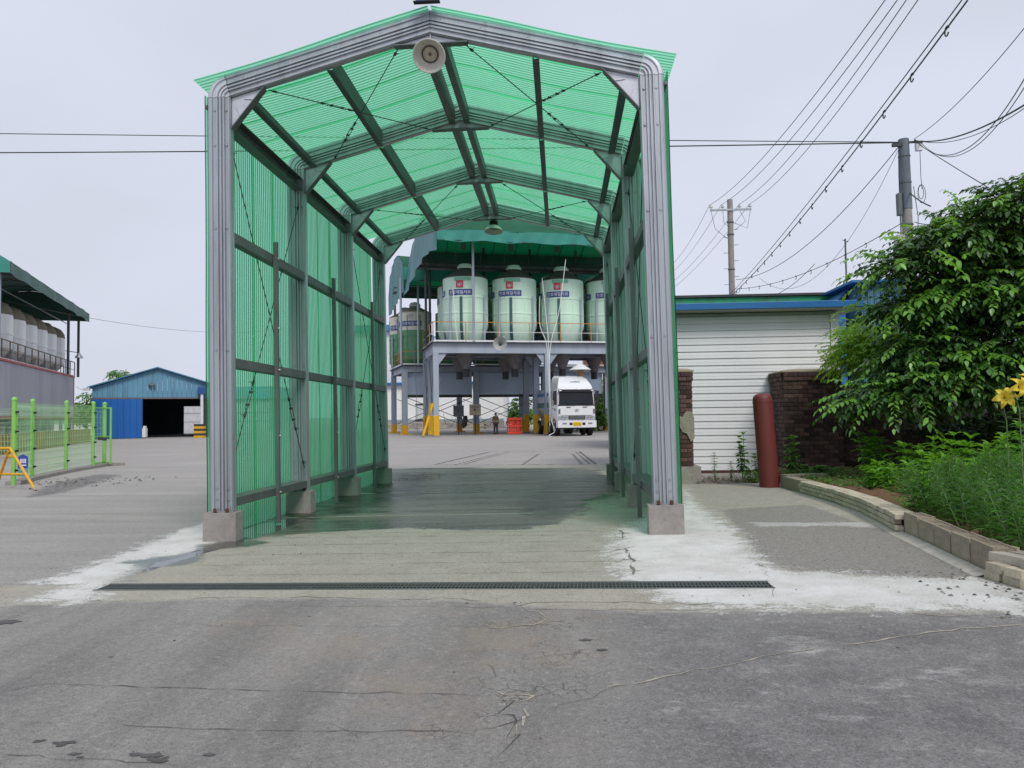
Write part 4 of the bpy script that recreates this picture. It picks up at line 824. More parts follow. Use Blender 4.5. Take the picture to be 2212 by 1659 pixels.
# taller blue roofed hall edge seen between tunnel and second canopy
w = root('white_hall', 'white sided hall with a blue eave seen left of the cream silos', 'building', (-27.5, 96, -.08)); MB().box(0, 9, 0, 14, -.2, 12.4).build('wall', whitep, w); MB().box(-.3, 9.3, -.6, 14.3, 12.42, 13.2).build('roof', mat('blue roof edge', (.04, .22, .42), .5), w)

# ------------------------------------------------------------------ feed truck
tk = root('feed_truck', 'white bulk feed truck with a tall roof fairing parked under the silo platform', 'truck', (1.10, 56.1, -.06), (0, 0, math.radians(13)))
tw = mat('white truck paint', (.78, .79, .81), .25, 0, .03, 1.5, dirt=(.6, .6, .6), dirt_amt=.2, coat=.4)
gl = mat('dark windscreen glass', (.012, .015, .019), .08, 0, .1, 2, spec=.35); blk = mat('black truck plastic', (.02, .02, .022), .5); chrome = mat('headlight chrome', (.6, .62, .65), .15, .7)
HWT = 1.43
def loft(secs, name, m, par, smooth='auto'):
    b = MB(); n = len(secs[0]); b.grid([s_ + [s_[0]] for s_ in secs]); b.add(secs[0], [tuple(range(n))]).add(secs[-1], [tuple(reversed(range(n)))]); return b.build(name, m, par, smooth)
def rrect(w, y0, y1, z, r=.18):
    P = []
    for cx_, cy_, a0 in ((w - r, y0 + r, -90), (w - r, y1 - r * .4, 0), (-w + r, y1 - r * .4, 90), (-w + r, y0 + r, 180)):
        for k in range(4): a = math.radians(a0 + k * 30); rr = r if cy_ < (y0 + y1) / 2 else r * .4; P.append((cx_ + (r if rr == r else r) * math.cos(a), cy_ + rr * math.sin(a), z))
    return P
loft([rrect(HWT - .02, .02, 2.1, .95), rrect(HWT, 0, 2.1, 1.25), rrect(HWT, .02, 2.1, 2.05), rrect(HWT - .02, .07, 2.1, 2.25), rrect(HWT - .05, .22, 2.08, 3.3), rrect(HWT - .10, .34, 2.05, 3.48)], 'cab', tw, tk)
# windscreen, follows the raked front
def quadpanel(P, th, name, m, par): 
    a, b_, c, d = map(Vector, P); n = (b_ - a).cross(d - a).normalized(); k = MB(); k.extrude([a, b_, c, d], -n * th); return k.build(name, m, par)
ws = quadpanel([(-1.30, .035, 2.28), (1.30, .035, 2.28), (1.24, .19, 3.22), (-1.24, .19, 3.22)], -.03, 'windscreen', gl, tk)
MB().box(-1.33, 1.33, -.01, .12, 3.23, 3.40).build('sun_visor', blk, tk); MB().box(-1.36, 1.36, .03, .10, 2.20, 2.27).build('screen_trim', blk, tk)
for s in (-1, 1): MB().box(s * 1.20 - .09, s * 1.20 + .09, -.03, -.012, 3.27, 3.36).build('marker_lamp', whitep, tk)
for x0, x1 in ((-.75, -.1), (.35, 1.05)): MB().tube([(x0, -.02, 2.42), (x1, -.03, 2.20)], .014, 5).build('wiper', black, tk)
# roof fairing
loft([[(x, y, z) for x, y, z in ((-1.30, .36, 3.49), (1.30, .36, 3.49), (1.30, 2.6, 3.49), (-1.30, 2.6, 3.49))], [(-1.24, .55, 3.75), (1.24, .55, 3.75), (1.28, 2.6, 3.85), (-1.28, 2.6, 3.85)], [(-1.05, 1.1, 4.2), (1.05, 1.1, 4.2), (1.2, 2.6, 4.35), (-1.2, 2.6, 4.35)], [(-.9, 1.6, 4.38), (.9, 1.6, 4.38), (1.05, 2.6, 4.5), (-1.05, 2.6, 4.5)]], 'roof_fairing', tw, tk)
tm, _w = text_mesh('고려특장', .19, None, .01); tm.materials.clear(); tm.materials.append(blk)
o = link('fairing_lettering', tm, tk); o.location = (.1, .80, 3.965); o.rotation_euler = (-math.radians(50), 0, 0)
# face: panel, grille, lights, bumper
MB().box(-1.18, 1.18, -.045, -.005, 1.52, 2.10).build('front_panel', tw, tk)
gr = MB().box(-.62, .62, -.06, -.005, 1.20, 1.46).build('grille', blk, tk); b = MB(); [b.box(-.56, .56, -.075, -.061, 1.24 + .055 * i, 1.262 + .055 * i) for i in range(4)]; b.build('grille_bar', chrome, gr)
for s in (-1, 1):
    x0, x1 = sorted((s * .66, s * 1.38)); hl = MB().box(x0, x1, -.05, -.005, 1.20, 1.46).build('headlight', mat('headlight lens', (.5, .52, .55), .12, .3), tk)
    for xx in (.86, 1.08): MB().lathe([(.001, .0), (.07, .0), (.10, .02), (.10, .04)], 14, c=(s * xx, -.055, 1.33), M=Matrix.Rotation(PI / 2, 4, 'X')).build('lamp_reflector', chrome, hl)
    MB().box(s * 1.30 - .04, s * 1.30 + .04, -.055, -.006, 1.62, 1.98).build('air_vent', blk, tk); x0, x1 = sorted((s * .45, s * .78)); MB().box(x0, x1, -.09, -.046, 2.08, 2.13).build('grab_handle', blk, tk)
    MB().box(min(s * .5, s * .86), max(s * .5, s * .86), -.05, -.046, 1.78, 2.04).build('badge_plate', whitep, tk)
b = MB().lathe([(.13, 0), (.15, .015), (.15, .02), (.13, .02), (.13, 0)], 20, c=(0, -.05, 1.86), M=Matrix.Rotation(PI / 2, 4, 'X') @ Matrix.Diagonal((1.0, .62, 1, 1))); b.bar((-.07, -.065, 1.80), (-.02, -.065, 1.92), .03, .01, up=(0, 1, 0)).bar((.02, -.065, 1.80), (.07, -.065, 1.92), .03, .01, up=(0, 1, 0)).bar((-.05, -.065, 1.85), (.05, -.065, 1.87), .02, .01, up=(0, 1, 0)); b.build('maker_emblem', chrome, tk)
loft([[(-1.46, .35, z), (-1.44, -.12, z), (-1.30, -.20, z), (1.30, -.20, z), (1.44, -.12, z), (1.46, .35, z)] for z in (.62, .72, 1.06, 1.12)], 'bumper', tw, tk)
pl = MB().box(-.30, .30, -.225, -.205, .74, 1.03).build('number_plate', mat('yellow number plate', (.80, .55, .01), .4), tk)
tm, _w = text_mesh('바7742', .17, None, .006); tm.materials.clear(); tm.materials.append(blk); o = link('plate_number', tm, pl); o.location = (0, -.229, .865); 
for s in (-1, 1): MB().box(s * .95 - .16, s * .95 + .16, -.215, -.201, .86, .97).build('fog_lamp', chrome, tk); MB().box(s * .48 - .11, s * .48 + .11, -.215, -.201, .80, .98).build('bumper_slot', blk, tk)
MB().box(-1.30, 1.30, .05, 2.2, .50, .94).build('chassis', blk, tk)
# side window, door, mirrors
for s in (-1, 1):
    x = s * (HWT + .001); MB().extrude([(x, .45, 2.28), (x, 1.55, 2.28), (x - s * .05, 1.5, 3.2), (x - s * .05, .55, 3.2)][::s], (s * .02, 0, 0)).build('side_window', gl, tk)
    d = MB().box(*sorted((s * (HWT + .002), s * (HWT + .018))), .40, 1.6, 1.30, 2.22).build('door', tw, tk); MB().box(*sorted((s * (HWT + .02), s * (HWT + .05))), 1.3, 1.5, 2.0, 2.06).build('handle', blk, d)
    MB().box(*sorted((s * (HWT + .02), s * (HWT + .024))), .55, .95, 1.85, 2.02).build('decal', blk, d)
    mr = MB().box(*sorted((s * 1.46, s * 1.68)), -.02, .16, 2.72, 3.28).build('mirror', blk, tk, False); MB().box(*sorted((s * 1.46, s * 1.66)), .0, .16, 2.35, 2.68).build('lower_mirror', blk, mr)
    MB().tube([(s * 1.40, .2, 3.3), (s * 1.56, .1, 3.3), (s * 1.56, .1, 2.3), (s * 1.40, .2, 2.3)], .02, 6).build('mirror_bracket', blk, tk)
tyre = mat('truck tyre', (.018, .018, .018), .85, bump=.5, bscale=30); rim = mat('steel wheel rim', (.35, .36, .37), .4, .5)
def wheel(x, y, r=.56, w=.34, s=1):
    M_ = Matrix.Translation((x, y, r)) @ Matrix.Rotation(PI / 2, 4, 'Y')
    o = MB().lathe([(r * .58, -w / 2), (r * .92, -w / 2), (r, -w / 2 + .05), (r, w / 2 - .05), (r * .92, w / 2), (r * .58, w / 2)], 28, M=M_).build('wheel', tyre, tk, 'auto')
    ri = MB().lathe([(r * .58, w / 2 * .9), (r * .5, w / 2 * .55), (r * .3, w / 2 * .6), (r * .28, w / 2 * .95), (.001, w / 2)], 20, M=Matrix.Translation((x, y, r)) @ Matrix.Rotation(PI / 2 * s, 4, 'Y')).build('rim', rim, o, 'auto')
    for k in range(8):
        a = k * PI / 4; MB().lathe([(.001, .03), (.025, .03), (.025, 0)], 6, M=Matrix.Translation((x + s * (w / 2 * .58), y + r * .4 * math.cos(a), r + r * .4 * math.sin(a))) @ Matrix.Rotation(PI / 2 * s, 4, 'Y')).build('wheel_nut', darks, o)
for s in (-1, 1):
    for y in (1.15, 3.0, 7.2, 8.5): wheel(s * 1.24, y, s=s)
    b = MB(); P = [(s * 1.30, 1.15 + .66 * math.cos(a), .56 + .66 * math.sin(a)) for a in np.linspace(.1, PI - .1, 10)]; [b.bar(p, q, .32, .04, up=(0, p[1] - 1.15, p[2] - .56)) for p, q in zip(P[:-1], P[1:])]; b.build('mudguard', blk, tk)
# bulk body
MB().box(-.5, .5, 2.2, 9.8, .75, 1.1).build('frame_rail', blk, tk)
loft([[(w_ * x, y, z) for x, z in ((-1, 2.1), (-1, 3.2), (-.8, 3.6), (.8, 3.6), (1, 3.2), (1, 2.1), (.5, 1.2), (-.5, 1.2))] for y, w_ in ((2.7, 1.38), (9.7, 1.38))], 'bulk_tank', mat('pale tank paint', (.52, .57, .60), .4, dirt=(.3, .33, .34)), tk)
for s in (-1, 1): MB().box(*sorted((s * 1.385, s * 1.40)), 2.75, 9.6, 3.0, 3.25).build('blue_stripe', mat('blue stripe', (.06, .16, .42), .5), tk); MB().box(*sorted((s * 1.385, s * 1.40)), 2.75, 9.6, 2.1, 2.5).build('green_stripe', mat('dark green stripe', (.03, .14, .10), .5), tk); MB().box(*sorted((s * 1.1, s * 1.35)), 3.8, 6.4, .7, 1.35).build('fuel_tank', galv_shaded, tk)
for s in (-1,): 
    for k in range(3): MB().box(s * 1.42, s * 1.10, 1.9, 2.55, .55 + .38 * k, .60 + .38 * k).build('step', blk, tk) if s > 0 else MB().box(-1.42, -1.10, 1.9, 2.55, .55 + .38 * k, .60 + .38 * k).build('step', blk, tk)

# rusty vent cowl behind the truck cab
v = root('vent_cowl', 'white conical vent cowl on a rusty pipe above the truck fairing', 'vent', (1.47, 58.60, 4.39)); MB().tube([(0, 0, -.35), (0, 0, .5)], .25, 12).build('pipe', mat('rusty vent pipe', (.28, .17, .09), .8, 0, .3, 4), v); MB().lathe([(.82, .48), (.85, .5), (.40, .80), (.10, 1.0), (.001, 1.02)], 20).build('cone', whitep, v, 'auto')
# red pallets leaning in a stack
cr = mat('red plastic pallet', (.74, .055, .025), .45, 0, .08, 4)
pt = root('pallet_stack', 'bright red plastic pallets standing on edge under the platform', 'pallets', (-4.38, 62.60, -0.02), (0, 0, .15), None)
def pallet(y):
    b = MB(); W_, H_ = 1.12, 1.32
    for i in range(7): x = -.0 + W_ * i / 6; b.box(x - .03, x + .03, y, y + .05, 0, H_)
    for i in range(10): z = .03 + (H_ - .06) * i / 9; b.box(-.03, W_ + .03, y + .052, y + .10, z - .03, z + .03)
    for z0 in (.0, .56, 1.12): b.box(-.03, W_ + .03, y - .06, y - .001, z0, z0 + .2)
    for i, j in ((1, 1), (3, 2), (4, 1), (1, 3), (4, 3)): b.box(W_ * i / 6, W_ * (i + 1) / 6, y - .03, y - .002, .27 * j, .27 * j + .2)
    return b.build('pallet', cr, pt)
for k in range(4): pallet(k * .17)
# worker
def person():
    t = root('person', 'worker in an olive shirt, brown trousers and dark cap standing under the platform', 'person', (-5.44, 63.40, -0.06), (0, 0, .5))
    J = dict(pel=(0, 0, .95), waist=(0, .01, 1.08), chest=(0, .02, 1.36), neck=(0, 0, 1.52), head=(-.01, -.03, 1.62), crown=(-.01, -.03, 1.74), lsh=(.19, .01, 1.44), lel=(.25, .03, 1.16), lwr=(.27, -.05, .92), lha=(.27, -.08, .83),
             rsh=(-.19, .01, 1.44), rel=(-.26, .02, 1.17), rwr=(-.22, -.12, .98), rha=(-.20, -.16, .91), lhip=(.10, 0, .90), lkn=(.12, -.02, .50), lan=(.13, .02, .09), lto=(.14, -.15, .04), rhip=(-.10, 0, .90), rkn=(-.11, -.02, .50), ran=(-.12, .02, .09), rto=(-.14, -.15, .04))
    Rr = dict(pel=.15, waist=.14, chest=.165, neck=.06, head=.095, crown=.075, lsh=.07, lel=.045, lwr=.032, lha=.04, rsh=.07, rel=.045, rwr=.032, rha=.04, lhip=.10, lkn=.065, lan=.045, lto=.04, rhip=.10, rkn=.065, ran=.045, rto=.04)
    E_ = [('pel', 'waist'), ('waist', 'chest'), ('chest', 'neck'), ('neck', 'head'), ('head', 'crown'), ('chest', 'lsh'), ('lsh', 'lel'), ('lel', 'lwr'), ('lwr', 'lha'), ('chest', 'rsh'), ('rsh', 'rel'), ('rel', 'rwr'), ('rwr', 'rha'), ('pel', 'lhip'), ('lhip', 'lkn'), ('lkn', 'lan'), ('lan', 'lto'), ('pel', 'rhip'), ('rhip', 'rkn'), ('rkn', 'ran'), ('ran', 'rto')]
    def skin(keys, grow, name, m):
        ks = [k for k in J if k in keys]; me_ = bpy.data.meshes.new(name); me_.from_pydata([J[k] for k in ks], [(ks.index(a), ks.index(c)) for a, c in E_ if a in ks and c in ks], [])
        o = link(name, me_, t); o.modifiers.new('skin', 'SKIN'); sv = me_.skin_vertices[0].data if me_.skin_vertices else None
        if sv is None: 
            bm = bmesh.new(); bm.from_mesh(me_); bm.verts.layers.skin.verify(); bm.to_mesh(me_); bm.free(); sv = me_.skin_vertices[0].data
        for k, v_ in zip(ks, sv): v_.radius = (Rr[k] + grow,) * 2; v_.use_root = k == ks[0]
        o.modifiers.new('sub', 'SUBSURF').levels = 1; o.modifiers['sub'].render_levels = 2; me_.materials.append(m); return o
    skin(set(J), 0, 'body', mat('skin', (.30, .17, .11), .6))
    skin({'waist', 'chest', 'lsh', 'lel', 'rsh', 'rel'}, .018, 'shirt', mat('olive shirt', (.13, .125, .045), .9)); skin({'pel', 'lhip', 'lkn', 'lan', 'rhip', 'rkn', 'ran'}, .02, 'trousers', mat('brown work trousers', (.055, .045, .04), .9))
    MB().lathe([(.105, 0), (.11, .05), (.08, .11), (.001, .13)], 14, c=(-.01, -.03, 1.66)).build('cap', mat('dark cap', (.02, .02, .025), .8), t, 'auto'); MB().box(-.08, .06, -.22, -.12, 1.665, 1.68).build('cap_peak', MATS['dark cap'], t)
    for s in (-1, 1):
        MB().box(s * .135 - .05, s * .135 + .05, -.22, .07, 0, .09).build('shoe', black, t)
    MB().box(-.03, .01, -.135, -.115, 1.59, 1.64).build('nose', MATS['skin'], t)
person()
# greenery, walls and machinery seen past the truck

# ------------------------------------------------------------------ left: clad silo building
AL = math.atan2(-.922, .386); LB = (-35.83, 54.4, -.06)
lb = root('silo_building', 'grey clad building with red trim carrying a row of white silos', 'building', LB, (0, 0, AL))
cl = mat('grey wall cladding', (.25, .26, .30), .5, .1, .08, .6, dirt=(.2, .2, .22), dirt_amt=.3, streak=True); redt = mat('red trim', (.36, .05, .04), .5)
pm = MB().box(.01, .98, -.04, 0, 1.85, 4.72); [pm.box(.08 + .2 * i, .13 + .2 * i, .001, .02, 1.86, 4.71) for i in range(5)]; pme = pm.mesh('wall_panel', mat('grey wall cladding panel', (.44, .45, .50), .5, .1, .08, .6, rand=.08, streak=True))
for i in range(34): link('wall_panel', pme, lb, (i * 1.0, 0, 0))
MB().box(-.04, 34.1, -.05, .05, 4.74, 4.86).build('top_trim', redt, lb); MB().box(-.05, -.005, -.05, .05, 0, 4.72).build('corner_trim', redt, lb); MB().box(-.0, 34, -.05, .04, 1.70, 1.83).build('lower_trim', redt, lb)
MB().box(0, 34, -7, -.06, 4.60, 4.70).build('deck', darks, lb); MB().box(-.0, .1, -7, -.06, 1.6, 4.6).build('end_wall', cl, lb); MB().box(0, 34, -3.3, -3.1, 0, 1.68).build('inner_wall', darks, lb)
for i in range(12): MB().box(.1 + i * 3, .3 + i * 3, -.25, -.07, 0, 1.69).build('post', greyblue, lb)
railing(lb, [(-.6, -.05), (34, -.05)], 4.74, 1.15, mat('rusty brown rail', (.16, .11, .07), .7), 1.5)
for i in range(8):
    s_ = root('white_silo', 'white dome topped silo, %s in the row on the grey building' % ('farthest right', 'second from the right', 'third from the right', 'fourth from the right', 'fifth from the right', 'sixth from the right', 'seventh from the right', 'nearest one')[i], 'silo', (lb.matrix_basis @ Vector((1.9 + 2.6 * i, -1.45, 0)))[:], (0, 0, AL + .2), 'white silos on the grey building')
    p = Matrix.Translation(LB) @ Matrix.Rotation(AL, 4, 'Z') @ Vector((1.9 + 2.6 * i, -1.45, 0)); s_.location = p
    MB().lathe([(.5, 4.8), (1.22, 5.6), (1.24, 6.3), (1.27, 6.33), (1.27, 6.42), (1.24, 6.45), (1.24, 7.35), (1.22, 7.45)], 24).build('body', siloW, s_, 'auto'); MB().lathe([(1.235, 7.44), (1.18, 7.75), (.98, 8.05), (.60, 8.25), (.32, 8.3)], 24).build('dusty_top', brownTop, s_, 'auto'); MB().lathe([(.34, 8.3), (.36, 8.42), (.2, 8.52), (.001, 8.54)], 12).build('cap', darks, s_, 'auto')
    for k in range(4): a = k * PI / 2 + .5; MB().tube([(1.32 * math.cos(a), 1.32 * math.sin(a), 4.8), (1.32 * math.cos(a), 1.32 * math.sin(a), 6.5)], .05, 6).build('support_pipe', galv, s_)
LM = Matrix.Translation(LB) @ Matrix.Rotation(AL, 4, 'Z')
cn = root('silo_canopy', 'dark green tarpaulin canopy sloping over the white silos at the left', 'canopy', LB, (0, 0, AL))
x0, x1, y0, y1 = -1.6, 19.2, .72, -7.0
b = MB(); b.grid([[(x, y0 + .03 * math.sin(x * 2), z + .03 * math.sin(x * 1.7)) for x in np.linspace(x0, x1, 50)] for z in (9.68, 9.4, 9.06)]); b.build('side_fascia', mat('weathered green tarpaulin', (.055, .135, .115), .6, 0, .2, .8, dirt=(.10, .20, .18), dirt_amt=.6, bump=.8, bscale=2), cn, True)
b = MB(); b.grid([[(x, y0 + (y1 - y0) * j / 10, 9.68 + 1.6 * math.sin(PI * j / 10)) for j in range(11)] for x in np.linspace(x0, x1, 20)]); b.build('roof_tarp', tarpD, cn, True)
for x in (x0, x1):
    b = MB(); b.grid([[(x, y0 + (y1 - y0) * j / 10, 9.68 + 1.6 * math.sin(PI * j / 10) - .01) for j in range(11)], [(x + .04 * math.sin(j), y0 + (y1 - y0) * j / 10, 9.10) for j in range(11)]]); b.build('end_fascia', tarpT if x > 0 else tarpD, cn, True)
MB().grid([[(x, y1, z) for x in (x0, x1)] for z in (9.68, 8.6)]).build('back_fascia', tarpD, cn)
for x, y, z in ((3.2, .25, 4.8), (-.5, .2, 4.8), (18.6, .1, 4.8), (10, -6.8, 4.8), (1, -6.8, 4.8)): MB().tube([(x, y, z), (x, y, 9.2 if y > 0 else 9.8)], .09, 8).build('canopy_pole', greyblue if x > 5 else darks, cn)
for x in np.linspace(x0 + .3, x1 - .3, 9): MB().tube([(x, y0 + (y1 - y0) * j / 8, 9.60 + 1.6 * math.sin(PI * j / 8)) for j in range(9)], .035, 5).build('roof_hoop', darks, cn)
MB().tube([(18.5, .1, 8.2), (16.5, -1.2, 9.3)], .05, 6).tube([(x0, -.8, 8.9), (x1, -.8, 8.9)], .04, 5).build('tie_bar', galv, cn)
lm_ = root('flood_lamp', 'small grey lamp on a bracket at the far end of the silo building deck', 'lamp', tuple(LM @ Vector((-.2, .3, 6.2)))); MB().lathe([(.28, 0), (.26, .12), (.12, .28), (.08, .4)], 14).build('shade', galv, lm_, 'auto'); MB().bar((0, 0, .4), (-1.4, -.3, .62), .05).build('bracket', darks, lm_)
# striped guard wall and big bags in front of the open ground floor
gw = root('guard_wall', 'low guard wall striped yellow and black in front of the silo building', 'guard wall', tuple(LM @ Vector((0, 1.2, 0))), (0, 0, AL)); ystripe = mat('faded yellow stripe', (.50, .33, .05), .6); bstripe = mat('black stripe', (.045, .045, .05), .6)
MB().box(.1, 33, -.35, -.03, -.05, .96).build('core', conc, gw)
for nm, m_, off in (('yellow_stripe', ystripe, 0), ('black_stripe', bstripe, .26)):
    me_ = MB().extrude([(0, -.025, -.05), (.25, -.025, -.05), (.37, -.025, .95), (.12, -.025, .95)], (0, .025, 0)).mesh(nm, m_)
    for i in range(62): link(nm, me_, gw, (.1 + .52 * i + off, 0, 0))
bagm = mat('white bulk bag', (.62, .62, .60), .8, 0, .08, 3, bump=.5, bscale=6)
for i, x in enumerate((3.3, 7.5, 11.6, 14.8, 17.5, 20.4)):
    b = MB(); s_ = [[(( .5 + .04 * math.sin(a * 3 + i)) * (1 if abs(math.cos(a)) > .5 else 1.05) * math.cos(a) * (1 + .1 * math.sin(z * 3)), .45 * math.sin(a), z) for a in np.linspace(0, 2 * PI, 17)] for z in (0, .15, .5, .85, 1.05)]; b.grid(s_[::-1]).add([p for p in s_[-1][:-1]], [tuple(range(16))])
    o = b.build('bulk_bag', bagm, None, True, loc=None); o.location = LM @ Vector((x, -1.0, .5)); o.rotation_euler = (0, 0, AL); tag(o, 'white bulk bag behind the guard wall, %s' % ('first from right', 'second from right', 'third from right', 'fourth from right', 'fifth from right', 'sixth from right')[i], 'bag', 'bulk bags in the open ground floor'); MB().box(-.6, .6, -.5, .5, -.5, -.01).build('pallet', conc, o)

# ------------------------------------------------------------------ blue shed
sh = root('blue_shed', 'long low blue sheet metal shed with a gable front and open sliding door', 'shed', (-39.2, 62, -.06), (0, 0, math.radians(24))); Wd = 10.0; PZ = 6.0; EZ = 4.38
lightb = mat('pale blue corrugated sheet', (.12, .29, .42), .55, 0, .10, .5, dirt=(.05, .10, .15), dirt_amt=.5, streak=True, bump=.2); deepb = mat('bright blue sheet', (.008, .12, .42), .5, 0, .12, .5, dirt=(.02, .06, .2), dirt_amt=.4, streak=True)
DZ = 3.35; dxl = 3.85; dxr = 8.39
def roofz(x): return EZ + (PZ - EZ) * (1 - abs(x - Wd / 2) / (Wd / 2))
n = 26
for i in range(n):
    a, c = Wd * i / n, Wd * (i + 1) / n - .015; b = MB(); b.extrude([(a, 0, DZ + .12), (c, 0, DZ + .12), (c, 0, roofz(c) - .05), (a, 0, roofz(a) - .05)], (0, .04, 0)); b.box(a + .08, a + .13, -.009, -.001, DZ + .13, min(roofz(a), roofz(c)) - .15).build('gable_sheet', lightb, sh)
MB().box(0, Wd, -.06, .1, DZ, DZ + .11).build('door_rail', mat('rusty door rail', (.16, .13, .13), .6), sh)
for i in range(8):
    a = dxl * i / 8; b = MB(); b.box(a + .005, a + dxl / 8 - .01, -.16, -.12, .03, DZ - .01); [b.box(a + dxl / 8 * (k + .5) / 4 - .03, a + dxl / 8 * (k + .5) / 4 + .03, -.18, -.161, .05, DZ - .03) for k in range(4)]; b.build('door_panel', deepb, sh)
MB().box(dxr + .05, Wd, 0, .12, 0, DZ - .01).build('side_pier', darks, sh)
MB().box(0, .12, .12, 17, 0, EZ - .1).build('side_wall', lightb, sh); MB().box(Wd - .12, Wd, .12, 17, 0, EZ - .1).build('side_wall', lightb, sh)
b = MB(); b.box(0, 6.27, 16.9, 17, 0, PZ - 1.4).box(7.95, Wd, 16.9, 17, 0, PZ - 1.4).box(6.27, 7.95, 16.9, 17, 2.95, PZ - 1.4).build('back_wall', darks, sh)
for s in (0, 1):
    b = MB(); xa, xb = (-.35, Wd / 2 + .0) if s == 0 else (Wd / 2, Wd + .35); za = EZ - .10; b.extrude([(xa, -.35, za if s == 0 else PZ), (xb, -.35, PZ if s == 0 else za), (xb, -.35, (PZ if s == 0 else za) + .10), (xa, -.35, (za if s == 0 else PZ) + .10)], (0, 17.6, 0)).build('roof', mat('blue roof sheet', (.06, .20, .33), .45, 0, .1, .5), sh)
for x in (0, Wd): MB().box(*( (-.6, -.15) if x == 0 else (Wd + .1, Wd + .5)), -.45, 0, EZ - .32, EZ - .06).build('gutter_end', whitep, sh)
for x in (dxr + .05,): MB().tube([(x + .1, -.3, 0), (x + .1, -.3, DZ + .5)], .13, 10).build('downpipe', whitep, sh); MB().box(x - .25, x + .45, -.5, -.05, DZ + .4, DZ + 1.0).build('rain_hopper', mat('blue hopper', (.02, .08, .25), .5), sh)
fl = root('wall_lamp', 'small oval lamp mounted above the shed doorway', 'lamp', (-34.97, 63.70, 4.39)); MB().lathe([(.001, 0), (.3, .0), (.34, .06), (.2, .2), (.001, .24)], 16, M=Matrix.Diagonal((1, .6, 1, 1))).build('shade', galv_shaded, fl, 'auto'); MB().bar((0, 0, .1), (0, .3, .2), .06).build('bracket', darks, fl)
# striped drum pier by the shed doorway
q1 = (-30.67, 62.50, 0.04); sp = root('striped_pier', 'short square pier painted in black and yellow bands beside the shed doorway', 'pier', (q1[0], q1[1], -.06)); H_ = (-30.70, 62.50, 1.10)[2] + .06
for i in range(6): MB().box(-.0, .80, 0, .5, H_ * i / 6 + .002, H_ * (i + 1) / 6).build('black_band' if i % 2 else 'yellow_band', bstripe if i % 2 else yellow, sp)
tag(MB().box(0, .3, 0, .3, 0, .75).box(.05, .25, .05, .25, .751, .95).build('door_stop', whitep, None), 'small white concrete post at the edge of the blue door', 'post').location = (-35.30, 62.80, 0.04)
g = root('far_hall', 'pale clad hall with a light blue roof seen through the open shed', 'building', ((-54.26, 104.00, -0.67)[0], 104, -.08)); MB().box(0, 14, 0, 8, 0, 4.3).build('wall', mat('pale clad wall', (.50, .50, .52), .6), g); MB().box(-.2, 14.2, -.4, 8.4, 4.32, 6).build('roof', mat('light blue roof', (.22, .42, .60), .5), g)
for z in (1.2, 2.4): MB().box(0, 14, -.03, -.002, z, z + .04).build('wall_seam', galv_shaded, g)

# ------------------------------------------------------------------ green mesh fence
fg = mat('lime green fence paint', (.23, .55, .10), .45, 0, .08, 3, dirt=(.3, .5, .2), dirt_amt=.3)
fw = mat('pale green fence wire', (.42, .76, .36), .45, 0, .05, 3)
FP = [(-14.08, 18.98), (-14.76, 20.62), (-15.54, 23.26), (-15.92, 25.26), (-16.10, 26.20)]
def fence(pts, label, h=2.2, r=.054, bottom=.10, gate=False):
    t = root('mesh_fence', label, 'fence', (0, 0, 0), group=None)
    for i, (x, y) in enumerate(pts):
        z = gz(x, y); rr = r * (1.08 if i == 0 else 1); MB().lathe([(rr, bottom - .15), (rr, h - .02), (rr * 1.18, h - .02), (rr * 1.18, h + .02), (rr * .9, h + .05), (.001, h + .07)], 14, c=(x, y, z)).build('fence_post', fg, t, 'auto')
        b = MB(); [b.box(x + rr - .01, x + rr + .05, y - .03, y + .03, z + zz, z + zz + .05) for zz in (.35, .85, 1.35, 1.85)]; b.build('clamp', black, t)
    for (x0, y0), (x1, y1) in zip(pts[:-1], pts[1:]):
        d = Vector((x1 - x0, y1 - y0)); L = d.length; d /= L; nv = Vector((-d.y, d.x)); b = MB(); z0 = gz(x0, y0)
        prof = [(0, bottom + .06), (.05, bottom + .10), (.0, bottom + .20), (0, .80), (.04, .84), (0, .88), (0, 1.36), (.04, 1.40), (0, 1.44), (0, h - .20), (.06, h - .14), (.0, h - .08)]
        for k in range(1, int(L / .055)):
            x, y = x0 + d.x * .055 * k, y0 + d.y * .055 * k; P = [Vector((x + nv.x * o, y + nv.y * o, z0 + z)) for o, z in prof]
            for p, q in zip(P[:-1], P[1:]): b.add([p + Vector(o_) for o_ in ((-.0035, 0, 0), (0, -.0035, 0), (.0035, 0, 0))] + [q + Vector(o_) for o_ in ((-.0035, 0, 0), (0, -.0035, 0), (.0035, 0, 0))], [(0, 1, 4, 3), (1, 2, 5, 4), (2, 0, 3, 5)])
        for z in np.linspace(bottom + .06, h - .08, 11): b.bar((x0, y0, z0 + z), (x1, y1, z0 + z), .011)
        b.build('wire_panel', fw, t)
    return t
f1 = fence(FP[:4], 'lime green wire mesh fence with round posts on a low kerb at the left')
gt = root('fence_gate', 'narrow lime green mesh gate at the far end of the green fence', 'gate'); (xa, ya), (xb, yb) = FP[3], FP[4]; z = gz(xa, ya)
MB().lathe([(.065, -.05), (.065, 2.18), (.08, 2.18), (.08, 2.22), (.001, 2.27)], 14, c=(xb, yb, z)).build('gate_post', fg, gt, 'auto')
b = MB(); xc, yc = xb + .38, yb - .25
for p, q in (((xa, ya), (xb, yb)), ((xb, yb), (xc, yc))):
    for zz in (.15, 1.05, 2.05): b.bar((*p, z + zz), (*q, z + zz), .04)
b.bar((xc, yc, z + .1), (xc, yc, z + 2.07), .05).build('gate_frame', fg, gt)
b = MB(); d = Vector((xb - xa, yb - ya))
